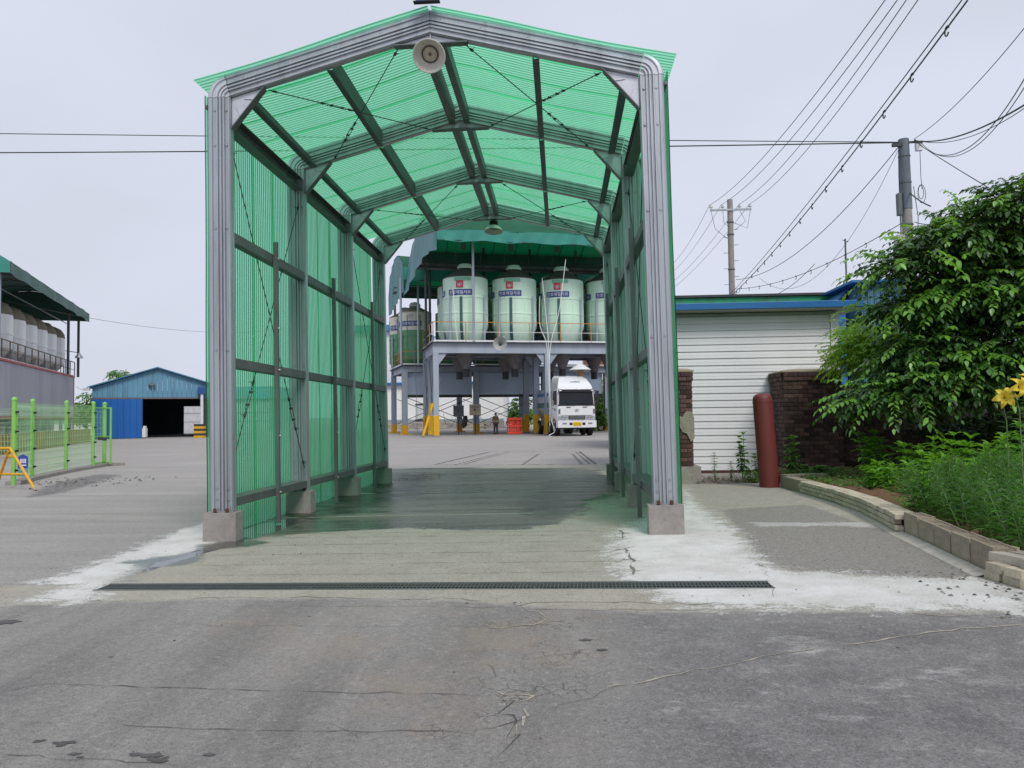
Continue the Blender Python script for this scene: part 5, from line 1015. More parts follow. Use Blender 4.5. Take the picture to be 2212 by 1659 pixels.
for k in range(1, 8): b.bar((xa + d.x * k / 8, ya + d.y * k / 8, z + .17), (xa + d.x * k / 8, ya + d.y * k / 8, z + 2.03), .006)
for k in range(10): b.bar((xa, ya, z + .2 + .19 * k), (xb, yb, z + .2 + .19 * k), .007)
b.build('gate_wire', fw, gt); MB().bar((xa + .1, ya + .15, z + 1.0), (xa + .2, ya + .4, z + .96), .10, .10).build('latch', darks, gt)
fence([(-30.5, 31.5), (-28.0, 31.3), (-25.4, 31.1), (-22.9, 31)], 'second green mesh fence standing farther back behind the first', r=.05)
b = MB()
for (x0, y0), (x1, y1) in zip(FP[:-1], FP[1:]): d = Vector((x1 - x0, y1 - y0)); b.bar((x0 - d.x * .02, y0 - d.y * .02, gz(x0, y0) + .02), (x1, y1, gz(x1, y1) + .02), .34, .16)
b.bar((FP[4][0], FP[4][1], gz(*FP[4]) + .02), (-15.6, 26.6, gz(*FP[4]) + .02), .36, .16)
tag(b.build('fence_kerb', conc), 'low pale concrete kerb under the green mesh fence', 'kerb')
sg = root('fence_sign', 'small blue and white sign fixed low on the first green fence post', 'sign', (-13.98, 19.0, gz(-14, 19) + .42), (0, 0, .05)); MB().extrude([(0, 0, 0), (.26, 0, 0), (.26, 0, .30), (.13, 0, .37), (0, 0, .30)], (0, .01, 0)).build('blue_panel', mat('sign blue', (.03, .07, .38), .4), sg); b = MB()
for i, (a, c) in enumerate(((.06, .10), (.12, .15), (.17, .21))): b.box(a, c, -.004, -.001, .14, .25)
b.box(.04, .22, -.004, -.001, .07, .10).build('white_marks', whitep, sg); MB().box(0, .26, .0, .01, -.20, -.02).build('lower_panel', mat('sign teal', (.12, .3, .33), .5, 0, .5, 14), sg)
# yellow barrier trestle
yb_ = root('barrier_trestle', 'chipped yellow steel tube barrier standing on the asphalt at the left edge', 'barrier'); 
T = Vector((-13.26, 17.75, 0.86)); F1 = Vector((-12.30, 17.32, gz(-12.3, 17.3))); F2 = Vector((-13.94, 18.20, -0.11)); T2 = T + Vector((-1.5, -.05, 0)); yp = mat('chipped yellow tube', (.75, .38, .01), .45, 0, .08, 5, dirt=(.18, .10, .04), dirt_amt=.7)
for P, nm in (([T2, T, F1], 'frame_tube'), ([T + Vector((-.04, .0, -.06)), F2], 'rear_leg'), ([T2, T2 + (F1 - T)], 'far_leg'), ([T2, T2 + (F2 - T)], 'far_rear_leg'), ([T.lerp(F1, .62), T.lerp(F2, .66)], 'cross_bar'), ([T.lerp(F1, .2), T.lerp(F2, .2)], 'upper_cross_bar'), ([T.lerp(F2, .62), T2 + (F2 - T) * .62], 'lower_rail')): MB().tube(P, .032, 10).build(nm, yp, yb_, 'auto')
MB().tube([F1 + Vector((0, 0, .0)), F1 + (T - F1) * .05], .036, 10).build('foot_cap', conc, yb_)

# ------------------------------------------------------------------ white sided building at the right
wbm_ = mat('white vinyl siding', (.78, .79, .81), .45, 0, .03, .8, dirt=(.5, .5, .48), dirt_amt=.15, bump=.06, bscale=300)
wb_ = root('white_building', 'low building clad in white lapped siding with a blue roof edge', 'building', (1.75, 19.62, 0)); Wb = 6.93 - 1.75
MB().box(0, Wb, .06, 4.5, -.1, 3.95).build('core_wall', wbm_, wb_); nb_ = 22; st = 3.86 / nb_
brd = MB().extrude([(0, .045, 0), (0, -.004, 0), (0, -.007, .008), (0, .003, st * .45), (0, .001, st * .48), (0, .016, st - .002), (0, .045, st - .002)], (Wb - .20, 0, 0)).mesh('siding_board', wbm_)
for i in range(nb_): link('siding_board', brd, wb_, (0, 0, .06 + i * st))
MB().box(Wb - .19, Wb, -.035, .055, -.02, 3.93).build('corner_trim', wbm_, wb_); MB().box(0, Wb, -.0, .055, -.06, .055).build('base_trim', mat('dark red sill', (.10, .03, .03), .7), wb_)
MB().box(0, Wb, -.02, .06, 3.925, 4.0).build('frieze', mat('grey green frieze', (.32, .36, .33), .6), wb_)
bl = mat('blue roof paint', (.02, .15, .40), .4, 0, .08, 1.5); MB().box(-.2, Wb + .45, -.45, 4.9, 4.02, 4.05).build('soffit', mat('beige soffit', (.32, .35, .28), .7), wb_); MB().extrude([(-.2, -.48, 4.051), (-.2, -.48, 4.20), (-.2, -.1, 4.26), (-.2, 4.9, 4.30), (-.2, 4.9, 4.051)], (Wb + .66, 0, 0)).build('roof_edge', bl, wb_)
# buildings behind it
pb = root('parapet_building', 'dark flat building with peeling green parapet behind the white building', 'building', (4.5, 33, 0)); MB().box(-1.55, 10.95, .05, 8, 0, 5.6).build('wall', conc, pb); MB().box(-1.6, 11, 0, 8, 5.62, 6.38).build('parapet', mat('peeling green parapet', (.02, .30, .13), .7, 0, .1, .5, dirt=(.07, .075, .06), dirt_amt=1.0), pb); MB().box(-1.7, 11.1, -.1, 8, 6.4, 6.50).build('coping', darks, pb)
bb = root('blue_annex', 'blue corrugated building with a ragged roof edge behind the large bush', 'building', (11.5, 30, 0)); o = mat('grey blue corrugated wall', (.06, .17, .26), .5, 0, .08, .6, streak=True)
b = MB(); [b.box(.24 * i, .24 * i + .21, 0, .04, 0, 6.35).box(.24 * i + .06, .24 * i + .12, -.02, -.001, 0, 6.3) for i in range(16)]; b.box(0, 3.8, .045, 6, 0, 6.3).build('wall', o, bb); MB().box(-.45, 4.2, -.3, 6, 6.37, 6.46).build('roof', bl, bb)
b2 = root('blue_lean_to', 'bright blue lean-to wall between the white building and the blue annex', 'building', (9.6, 31.5, 0)); MB().extrude([(.6, 0, 0), (1.88, 0, 0), (1.88, 0, 6.3), (.6, 0, 5.0)], (0, 5, 0)).build('wall', mat('royal blue sheet', (.006, .05, .25), .5), b2); MB().extrude([(1.35, -.3, 5.75), (1.95, -.3, 6.40), (1.95, -.3, 6.50), (1.35, -.3, 5.85)], (0, 5.5, 0)).build('roof', mat('light blue roof sheet', (.06, .22, .42), .4), b2)
b3 = root('blue_roof_shed', 'low shed with a ribbed light blue roof just above the white building', 'shed', (7.4, 28, 0)); MB().extrude([(0, 0, 5.10), (2.9, 0, 5.42), (2.9, 4, 5.9), (.7, 4, 5.75)], (0, 0, .04)).build('roof', mat('ribbed light blue roof', (.05, .24, .52), .4), b3); MB().box(.1, 2.8, .1, 3.9, 0, 5.05).build('wall', bl, b3)
an = root('antenna', 'thin guyed antenna mast rising above the blue roofs', 'antenna', ((14.61, 40.00, 7.02)[0], 40, 0)); zt = (14.71, 40.00, 10.30)[2]; MB().tube([(0, 0, 0), (0, 0, zt)], .045, 6).build('mast', galv_shaded, an)
for dx in (-2.2, 2.4, -.9): MB().tube([(0, 0, zt * .78), (dx, 1, 4)], .012, 4).build('guy_wire', galv_shaded, an)
MB().bar((-.15, 0, zt - .05), (.15, 0, zt - .15), .03).build('top_spike', galv_shaded, an)
# brick pillars and garden wall
brm = mat('dark stained brick', (.095, .052, .045), .9, 0, .5, 7, dirt=(.022, .020, .022), dirt_amt=.9, bump=.8, bscale=60, rand=.6)
mort = mat('grimy mortar', (.055, .05, .047), .95, 0, .3, 12, dirt=(.2, .19, .17), dirt_amt=.25)
def brick_mesh(l, h, d):
    b = MB(); e = .006; b.box(0, l, 0, d, 0, h); return b.mesh('brick', brm)
def pier(name, label, x0, x1, y0, y1, z0, courses, ch, cat='pillar', sides=('f', 'l'), cap=True, flare=2, flip=False):
    t = root(name, label, cat, (x0, y0, z0)); W_, D_ = x1 - x0, y1 - y0; H_ = courses * ch
    MB().box(.02, W_ - .02, .02, D_, -.1, H_ - .01).build('core', mort, t); L_ = W_ / max(2, round(W_ / .232)); ms = brick_mesh(L_ - .012, ch - .014, .10); hs = brick_mesh(L_ / 2 - .012, ch - .014, .10)
    nD = max(2, round((D_) / .232)); LD = (D_ - .0) / nD; md = brick_mesh(LD - .012, ch - .014, .10)
    for r in range(courses):
        fo = -.035 if r >= courses - flare else 0; z = r * ch + .007; n = round(W_ / L_)
        if 'f' in sides:
            if r % 2: xs = [(0, hs)] + [(L_ * (i + .5), ms) for i in range(n - 1)] + [(W_ - L_ / 2, hs)]
            else: xs = [(L_ * i, ms) for i in range(n)]
            for x, m_ in xs: link('brick', m_, t, (x + .006, fo + rng.normal(0, .004), z))
        for sd in ('l', 'r'):
            if sd in sides:
                for i in range(nD): y = .105 + LD * i * (D_ - .105) / D_; link('brick', md, t, ((-.0 + fo + .10 if sd == 'l' else W_ - fo) + rng.normal(0, .003), y, z), (0, 0, PI / 2))
    if cap:
        b = MB(); b.lathe([(1.0, H_), (1.0, H_ + .03), (.8, H_ + .07), (.3, H_ + .10), (.001, H_ + .10)], 4, ph=.5, M=Matrix.Translation((W_ / 2, D_ / 2, 0)) @ Matrix.Diagonal(((W_ / 2 + .03) * 1.414, (D_ / 2 + .03) * 1.414, 1, 1))); b.build('mortar_cap', mat('sandy mortar cap', (.34, .28, .20), .95, bump=.6), t)
    return t
CH = .1003
pier('brick_pillar', 'dark weathered brick pillar with a mortar cap behind the red bollard', 5.20, 6.53, 18.35, 19.55, .02, 24, CH)
lp = pier('brick_pillar', 'narrower brick pillar with a crumbling mortar patch beside the right tunnel post', 1.78, 2.82, 16.75, 17.5, .36, 21, .0965, sides=('f', 'r'))
MB().box(-.1, 1.17, -.10, .8, -.42, -.002).build('plinth', mat('pale concrete plinth', (.30, .29, .25), .9, 0, .15, 5, dirt=(.15, .14, .12), dirt_amt=.5, bump=.5), lp)
b = MB(); pts = [(.98, .52), (1.06, .60), (1.055, 1.05), (1.0, 1.17), (.90, 1.18), (.84, 1.12), (.82, 1.06), (.72, 1.08), (.62, .98), (.58, .90), (.74, .88), (.80, .74), (.90, .70)]; b.extrude([(x, -.03 + rng.normal(0, .004), z) for x, z in pts][::-1], (0, .028, 0)).build('mortar_patch', mat('crumbling mortar', (.30, .275, .215), .95, 0, .25, 8, bump=1, bscale=40), lp)
pier('garden_wall', 'dark brick garden wall continuing right of the pillar under the bush', 6.56, 8.95, 18.75, 18.98, .02, 21, CH, cat='wall', sides=('f',), cap=False, flare=0)
tag(MB().box(8.97, 16, 18.78, 18.98, 0, 2.1).build('garden_wall', mort), 'far stretch of the garden wall hidden behind the bush foliage', 'wall')
# red bollard
bo = root('steel_bollard', 'tall rust red steel bollard leaning slightly before the white building', 'bollard', (4.10, 15.62, gz(4.1, 15.6) - .02), (0, -math.radians(3.2), 0)); rd = mat('rust red bollard paint', (.15, .026, .021), .55, 0, .08, 4, dirt=(.12, .02, .018), dirt_amt=.4, bump=.15, bscale=90)
MB().lathe([(.192, 0), (.192, 1.72), (.187, 1.78), (.17, 1.83), (.13, 1.865), (.07, 1.88), (.001, 1.882)], 40).build('tube', rd, bo, 'auto'); MB().lathe([(.194, 1.70), (.196, 1.705), (.196, 1.715), (.194, 1.72)], 40).build('weld_ring', rd, bo, 'auto')

# ------------------------------------------------------------------ planting bed edge: bricks, hollow blocks, loose bricks
buff = mat('buff concrete brick', (.50, .445, .34), .9, 0, .14, 10, dirt=(.22, .20, .16), dirt_amt=.5, bump=.6, bscale=80, rand=.16)
blkm = mat('old cement block', (.36, .305, .23), .95, 0, .16, 6, dirt=(.12, .11, .08), dirt_amt=.6, bump=.8, bscale=70, rand=.12)
K = [(4.30, 15.3), (4.33, 14.25), (4.36, 12.6), (4.28, 11.25), (4.10, 10.0), (3.99, 9.35), (3.90, 8.5), (3.80, 7.7), (3.72, 6.98)]
def along(P, s):
    for (x0, y0), (x1, y1) in zip(P[:-1], P[1:]):
        L = math.hypot(x1 - x0, y1 - y0)
        if s <= L: return x0 + (x1 - x0) * s / L, y0 + (y1 - y0) * s / L, math.atan2(y1 - y0, x1 - x0)
        s -= L
    return x1, y1, math.atan2(y1 - y0, x1 - x0)
bm1 = MB().box(0, .178, -.09, 0, 0, .056).mesh('brick', buff); btop = MB().box(0, .186, -.092, -.0, 0, .058).mesh('brick', buff)
kb = root('brick_kerb', 'curved kerb of small buff bricks three courses high along the planting bed', 'kerb')
# (4.33,14.25) -> (4.10,10.0): local frame travels towards the camera, bed lies on the left hand (+x)
PK = K[1:6]; TL = sum(math.hypot(a[0] - c[0], a[1] - c[1]) for a, c in zip(PK[:-1], PK[1:]))
for r in range(4):
    s = .0 + (.09 if r % 2 else 0)
    while s < TL - .19:
        x, y, a = along(PK, s); z = gz(x, y) - .03 + .066 * r; nx, ny = -math.sin(a), math.cos(a)
        link('brick', bm1, kb, (x + rng.normal(0, .003), y, z), (rng.normal(0, .01), 0, a + rng.normal(0, .012)))
        if r == 3: link('brick', btop, kb, (x + nx * .0 + .0, y, z), (0, 0, a)).location = Vector((x, y, z)) + Vector((-(-ny) * 0, 0, 0)) + Vector((.095, 0, 0)); link('brick', bm1, kb, (x + .19, y, z - .004), (0, 0, a + rng.normal(0, .012)))
        s += .193
b = MB(); 
for (x0, y0), (x1, y1) in zip(PK[:-1], PK[1:]): b.bar((x0 + .17, y0, gz(x0, y0) + .06), (x1 + .17, y1, gz(x1, y1) + .06), .22, .20)
b.build('mortar_fill', conc, kb)
ck = MB().box(0, .0, 0, 0, 0, 0) if False else MB(); (x0, y0), (x1, y1) = K[0], K[1]; ck.bar((x0 + .10, y0 + .1, .10), (x1 + .10, y1 + .02, .11), .22, .28).bar((x0 + .02, y0 + .12, .12), (x0 + .9, y0 + .45, .12), .22, .30)
tag(ck.build('concrete_kerb', mat('mossy concrete kerb', (.33, .295, .23), .95, 0, .2, 5, dirt=(.12, .12, .08), dirt_amt=.6, bump=.6)), 'plain mossy concrete kerb piece at the far corner of the planting bed beside the bollard', 'kerb')
hb = root('block_kerb', 'row of upright hollow cement blocks along the planting bed', 'kerb'); PB = K[5:]; TB = sum(math.hypot(a[0] - c[0], a[1] - c[1]) for a, c in zip(PB[:-1], PB[1:])); nbk = 5; lb_ = TB / nbk
def block():
    b = MB(); L_, W_, H_ = lb_ - .025, .19, .27; t_ = .03; b.box(0, L_, 0, t_, 0, H_).box(0, L_, W_ - t_, W_, 0, H_)
    n = 6
    for i in range(n + 1): x = (L_ - t_) * i / n; b.box(x, x + t_, t_, W_ - t_, .0, H_ - .006)
    b.box(t_, L_ - t_, t_, W_ - t_, .0, .10); return b.mesh('block', blkm)
bk = block()
for i in range(nbk):
    x, y, a = along(PB, lb_ * i + .005); link('block', bk, hb, (x, y, gz(x, y) - .02 + rng.normal(0, .006)), (0, rng.normal(0, .012), a + rng.normal(0, .01))).location.x += .0
ms_ = MB()
for (x0, y0), (x1, y1) in zip(K[1:-1], K[2:]): 
    P = [(x0 - .02, y0), (x0 - .16, y0), (x1 - .16, y1), (x1 - .02, y1)]; ms_.add([(P[0][0], P[0][1], gz(*P[0]) + .035), (P[1][0], P[1][1], gz(*P[1]) + .003), (P[2][0], P[2][1], gz(*P[2]) + .003), (P[3][0], P[3][1], gz(*P[3]) + .035)], [(0, 1, 2, 3)])
ms_.build('mortar_haunch', mat('pale mortar haunch', (.44, .415, .36), .95, 0, .2, 8, bump=.6), kind='structure')
bp_ = root('brick_heap', 'short heap of loose pale bricks at the near end of the block kerb', 'bricks'); big = MB().box(0, .40, 0, .13, 0, .075).mesh('brick', mat('pale loose brick', (.42, .38, .31), .9, 0, .1, 9, dirt=(.28, .25, .2), dirt_amt=.4, bump=.5, rand=.12))
sm = MB().box(0, .19, 0, .1, 0, .07).mesh('brick', buff)
for x, y, z, a in ((3.62, 6.95, 0, -1.45), (3.66, 6.74, 0, -1.35), (3.68, 6.53, 0, -1.30), (3.71, 6.32, 0, -1.38), (3.74, 6.10, 0, -1.35), (3.77, 5.90, 0, -1.4), (3.62, 6.92, .072, -1.42), (3.65, 6.70, .072, -1.38)): link('brick', sm, bp_, (x, y, gz(x, y) + z + .003), (0, 0, a))
for x, y, z, a in ((3.68, 6.98, .145, -1.12), (3.74, 6.62, .148, -1.30), (3.80, 7.05, .15, -1.0), (3.84, 6.26, .146, -1.34)): link('brick', big, bp_, (x, y, gz(x, y) + z), (0, rng.normal(0, .02), a))
link('brick', MB().box(0, .19, 0, .19, 0, .19).mesh('brick', buff), bp_, (3.66, 6.96, gz(3.7, 7) + .003), (0, 0, .2)).location = (3.80, 7.02, gz(3.8, 7) + .05)
# soil of the bed
soil = MB(); P = []
for j in range(40):
    y = 4.0 + (18.6 - 4.0) * j / 39; kx = np.interp(y, [p[1] for p in K[::-1]], [p[0] for p in K[::-1]]) + .22; P.append([(kx + (14 - kx) * (i / 29) ** 1.5, y, gz(kx, y) + .15 + .05 * math.sin(i * 1.3 + j * .7) * (i > 0) + .03 * math.sin(i * 3.1 + j * 2) * (i > 0) + .10 * (i / 29)) for i in range(30)])
soil.grid(P).build('soil', mat('red brown soil', (.15, .075, .04), .95, 0, .3, 3, dirt=(.07, .05, .03), dirt_amt=.7, bump=1, bscale=25), kind='structure', smooth=True)

# ------------------------------------------------------------------ utility poles
def upole(x, y, h, r0, r1, label):
    t = root('utility_pole', label, 'utility pole', (x, y, 0)); MB().lathe([(r0, -.2), (r1, h), (.001, h)], 18).build('pole', conc, t, 'auto'); return t
u1 = upole((9.74, 44.00, 11.78)[0], 44, 13.6, .20, .155, 'concrete utility pole with a steel crossarm and step bolts behind the white building')
arm = MB().bar((-1.15, -.16, 12.98), (1.15, -.16, 12.98), .09, .10).build('crossarm', galv, u1)
ins = MB().lathe([(.02, 0), (.02, .06), (.10, .08), (.11, .13), (.05, .16), (.08, .19), (.07, .25), (.001, .27)], 12).mesh('insulator', whitep)
for x in (-1.1, -.45, .5, 1.08): link('insulator', ins, u1, (x, -.16, 13.04))
b = MB(); [b.bar((0, 0, z), ((-1) ** i * .42, 0, z), .025) for i, z in enumerate(np.arange(6.5, 12.2, .45))]; b.build('step_bolt', galv_shaded, u1)
for z in (12.3, 11.6, 9.6, 7.9): MB().lathe([(.19, -.04), (.20, -.03), (.20, .03), (.19, .04)], 16, c=(0, 0, z)).build('band_clamp', galv_shaded, u1)
b = MB(); b.tube([(-1.1, -.2, 12.9), (-.9, -.2, 11.9), (-.2, -.2, 11.3)], .012, 4).tube([(-.45, -.2, 12.9), (-.4, -.2, 12.2), (-.1, -.2, 12.0)], .012, 4).tube([(1.08, -.2, 12.9), (.9, -.2, 11.9), (.2, -.2, 12.2)], .012, 4).tube([(.5, -.2, 12.9), (.8, -.2, 12.3), (.2, -.2, 11.8)], .012, 4).build('jumper_wire', darks, u1)
P2 = (11.12, 25.00, 10.14); u2 = upole((11.16, 25.00, 6.59)[0], 25, P2[2] + .02, .182, .148, 'concrete utility pole with a grey sleeve and cabinet rising out of the bush'); u2.rotation_euler = (0, -.012, 0)
MB().lathe([(.155, 7.9), (.172, 7.9), (.162, 10.15), (.14, 10.15)], 18).build('steel_sleeve', mat('blue grey sleeve', (.13, .155, .18), .5), u2, 'auto'); MB().box(-.40, -.18, -.2, .1, 6.3, 7.05).build('meter_box', mat('grey meter box', (.45, .45, .43), .6), u2); MB().box(-.30, -.19, -.15, .05, 7.7, 8.4).build('cable_guard', galv_shaded, u2)
for z in (9.6, 8.75, 7.4, 6.75): MB().lathe([(.165, -.03), (.183, -.02), (.183, .02), (.165, .03)], 16, c=(0, 0, z)).build('band_clamp', galv_shaded, u2)
MB().bar((.1, -.1, 10.02), (.55, -.1, 10.02), .06).bar((-.4, -.1, 9.95), (-.1, -.1, 9.95), .10).build('top_bracket', darks, u2); MB().box(.35, .55, -.1, .02, 9.75, 10.0).build('relay_box', whitep, u2)
b = MB(); b.tube([(-.21, -.12, 9.9), (-.24, -.12, 9.0), (-.26, -.12, 7.0), (-.24, -.1, 6.2)], .02, 5).tube([(.45, -.1, 9.75), (.44, -.1, 8.9), (.46, -.1, 8.5)], .01, 4).tube([(.44 + .12 * math.cos(a), -.1, 8.35 + .3 * math.sin(a)) for a in np.linspace(0, 2 * PI, 14)], .01, 4).tube([(.42 + .08 * math.cos(a), -.1, 8.4 + .22 * math.sin(a)) for a in np.linspace(0, 2 * PI, 14)], .01, 4).tube([(.2, -.1, 8.6), (.3, -.1, 7.6), (.22, -.1, 6.4)], .012, 4).build('drop_cable', darks, u2)
def wire(p, q, sag, r, label, group='overhead wires', rings=0, name='power_line'):
    p, q = Vector(p), Vector(q); P = [p.lerp(q, t) - Vector((0, 0, sag * 4 * t * (1 - t))) for t in np.linspace(0, 1, 33)]; b = MB(); b.tube(P, r, 5)
    for i in range(rings):
        t = (i + .5) / rings; c = p.lerp(q, t) - Vector((0, 0, sag * 4 * t * (1 - t) + .05)); rr = .085; d = (q - p).normalized()
        b.tube([c + d * rr * math.cos(a) + Vector((0, 0, rr * math.sin(a))) for a in np.linspace(.3, 2 * PI - .6, 12)], r * .9, 4)
    return tag(b.build(name, wirem, None, True), label, 'wire', group)
wire((10.93, 25.00, 10.07), (-37.64, 27.00, 13.08), .05, .016, 'upper of two level wires crossing behind the tunnel roof from the right pole'); wire((10.93, 25.00, 10.06), (-36.21, 26.00, 11.70), .12, .022, 'lower of two level wires crossing behind the tunnel roof from the right pole')
for i, (a, c) in enumerate((((1532, 445), (1850, 0)), ((1554, 445), (1876, 0)), ((1596, 445), (1898, 0)), ((1616, 445), (1921, 0)))):
    p = (9.70, 43.80, 13.16); q = Vector(p) + Vector(((-1.15, -.5, .5, 1.08)[i], 0, .1)); e_ = ((7.38, 19.00, 11.61), (7.67, 19.00, 11.60), (7.91, 19.00, 11.58), (8.18, 19.00, 11.57))[i]; d = Vector(e_) - q
    wire(q, q + d * 1.5, 1.1, .012, 'line from the far pole crossarm up to the top edge, %s of four' % ('leftmost', 'second', 'third', 'rightmost')[i], 'four lines over the road to the crossarm')
    e2 = ((10.22, 70.00, 15.25), (10.21, 70.00, 14.49), (10.19, 70.00, 13.60), (10.18, 70.00, 13.01))[i]; wire(q, Vector(q) + (Vector(e2) - q) * 1.15, .5, .012, 'line running down left from the far pole crossarm, %s of four' % ('highest', 'second highest', 'second lowest', 'lowest')[i], 'four lines behind the crossarm')
wire((9.58, 43.70, 8.03), (6.85, 13.00, 8.31), .35, .016, 'looped double cable climbing from the farther pole to the top edge, ringed strand', 'looped cable pair', 18); wire((9.59, 43.70, 8.19), (6.76, 13.00, 8.32), .25, .012, 'looped double cable climbing from the farther pole to the top edge, plain upper strand', 'looped cable pair')
wire((10.93, 25.00, 9.98), (9.87, 43.50, 8.93), 1.0, .014, 'sagging wire from the top of the nearer pole down to the farther pole, upper one', 'sagging wires between the two poles'); wire((10.92, 25.00, 9.92), (10.25, 40.00, 8.40), 2.1, .008, 'thin sagging wire from the top of the nearer pole toward the farther pole, lower one', 'sagging wires between the two poles')
wire((10.90, 25.00, 7.46), (9.80, 43.50, 8.41), .5, .013, 'ringed cable from half height of the nearer pole to the farther pole', 'looped cables between the poles', 11); wire((10.77, 33.00, 7.73), (9.80, 43.50, 8.15), .8, .012, 'drooping loose strand below the ringed cable near the farther pole', 'looped cables between the poles')
wire((11.38, 25.00, 10.16), (9.55, 16.00, 9.28), .2, .010, 'steep thin wire rising from the nearer pole to the right edge'); wire((11.38, 25.00, 10.16), (9.51, 16.00, 8.24), 1.0, .012, 'sagging wire from the nearer pole to the right edge, second highest'); wire((11.38, 25.00, 10.13), (10.08, 17.00, 7.99), .35, .010, 'thin wire from the nearer pole to the right edge just above the thick cable')
wire((11.37, 25.00, 10.10), (8.90, 15.00, 7.29), .25, .020, 'thick black cable from the nearer pole to the right edge'); wire((11.52, 25.00, 10.10), (8.91, 15.00, 7.65), .9, .010, 'low sagging wire from the nearer pole to the right edge')
wire((11.51, 25.00, 9.98), (9.84, 18.00, 6.52), .02, .012, 'straight guy wire from the nearer pole down into the bush'); wire((11.30, 25.00, 7.48), (8.33, 14.00, 5.70), .4, .014, 'dark cable from the nearer pole passing above the bush'); wire((11.16, 25.00, 8.45), (10.39, 22.00, 7.20), .05, .02, 'short black cable stub on the right side of the nearer pole')
wire((9.50, 43.70, 7.77), (10.30, 75.00, 10.15), .4, .02, 'lower wire bundle leaving the farther pole to the left', 'wire bundles at the farther pole'); wire((9.50, 43.70, 7.64), (10.28, 75.00, 9.61), .6, .014, 'thin lowest wire leaving the farther pole to the left', 'wire bundles at the farther pole')
wire((-31.07, 41.00, 8.27), (-31.57, 90.00, 12.48), 1.2, .012, 'thin slack wire from the left canopy to the tunnel'); wire((-35.35, 54.00, 4.00), (-40.28, 63.50, 4.54), .3, .012, 'short wire between the silo building and the blue shed')

# ------------------------------------------------------------------ vegetation
def leafmat(name, col, back=None, rough=.42, isl=.35, trans=.28, tc=None):
    return mat(name, col, rough, 0, .12, 3, island=isl, trans=trans, tcol=tc or tuple(min(1, c * 2.2) for c in (col[0] * 1.3, col[1] * 1.3, col[2] * .5)), spec=.5)
lf_tree = leafmat('dark bush leaf', (.046, .115, .028), rough=.36, isl=.6, trans=.15); lf_young = leafmat('young bush leaf', (.15, .32, .055), rough=.36, isl=.4); lf_bright = leafmat('bright leaf', (.13, .29, .04)); lf_acacia = leafmat('yellow green leaflet', (.19, .33, .035)); lf_lily = leafmat('lily leaf', (.065, .17, .045), rough=.42, isl=.5)
lf_weed = leafmat('weed leaf', (.09, .20, .05)); bark = mat('brown bark', (.10, .075, .05), .95, 0, .3, 6, bump=.8, bscale=20); stemm = mat('green stem', (.10, .17, .05), .7); drystem = mat('withered stem', (.10, .085, .05), .9)

def leaves(name, pos, dirs, nrm, L, Wd, m, parent=None, droop=.25, **kw):
    """pos (n,3) base points, dirs pointing along the leaf, nrm rough upward normal; folded 6-vertex leaf, slightly drooping"""
    pos, dirs, nrm = (np.asarray(a, float) for a in (pos, dirs, nrm)); n = len(pos); L = np.broadcast_to(L, n)[:, None]; Wd = np.broadcast_to(Wd, n)[:, None]
    d = dirs / np.linalg.norm(dirs, axis=1, keepdims=True); s = np.cross(d, nrm); s /= np.linalg.norm(s, axis=1, keepdims=True) + 1e-9; u = np.cross(s, d)
    g = np.array([0, 0, -1.0]); V = np.stack([pos, pos + d * L * .35 + s * Wd * .5 + u * L * .05, pos + d * L * .35 - s * Wd * .5 + u * L * .05, pos + d * L * .72 + s * Wd * .36 + u * L * .03 + g * L * droop * .4, pos + d * L * .72 - s * Wd * .36 + u * L * .03 + g * L * droop * .4, pos + d * L + g * L * droop, pos + d * L * .5 - u * L * .01 + g * L * droop * .15], 1)
    k = np.arange(n)[:, None] * 7; T = np.array([[0, 6, 1], [0, 2, 6], [6, 3, 1], [6, 2, 4], [6, 5, 3], [6, 4, 5]])
    F = (k[:, :, None] + T[None]).reshape(-1, 3); me_ = nmesh(name, V.reshape(-1, 3), F, m); return link(name, me_, parent, **kw)

def unit(v): return v / (np.linalg.norm(v, axis=-1, keepdims=True) + 1e-9)
def sprays(centres, radii, nsp, nl, slen, top_bias=.35, seed=1, inner=.35, avoid=None):
    """arching leafy twigs set in a set of ellipsoids: returns base, direction, normal arrays and the twig polylines"""
    R = np.random.default_rng(seed); B, D, Nn, tw = [], [], [], []; vol = np.array([np.prod(r) ** (2 / 3) for r in radii]); vol /= vol.sum()
    for _ in range(nsp):
        e = R.choice(len(centres), p=vol); c, r = np.array(centres[e]), np.array(radii[e]); v = unit(R.normal(size=3)); v[2] = v[2] * (1 - top_bias) + top_bias * abs(v[2]); rad = 1 - inner * R.random() ** 2
        p = c + v * r * (rad - .12); dr = unit(v * np.array([1, 1, .45]) + R.normal(size=3) * .35); dr[2] = max(dr[2], -.3); L = slen * R.uniform(.6, 1.3)
        if avoid and avoid(p): continue
        k = nl; t = np.linspace(.1, 1, k); pts = p + dr * L * t[:, None] + np.array([0, 0, -1]) * (L * .34 * t ** 2)[:, None]; tang = unit(dr[None] + np.array([0, 0, -1])[None] * t[:, None]); sd = unit(np.cross(dr, [0, 0, 1.0]))
        sg = np.where(np.arange(k) % 2 == 0, 1, -1)[:, None]; ld = unit(tang * .75 + sd * sg * .9 + R.normal(size=(k, 3)) * .16); ld[-1] = tang[-1]
        B.append(pts); D.append(ld); Nn.append(unit(np.array([[0, 0, 1.0]]) + R.normal(size=(k, 3)) * .28)); tw.append((p, pts[k // 2], pts[-1]))
    return np.concatenate(B), np.concatenate(D), np.concatenate(Nn), tw

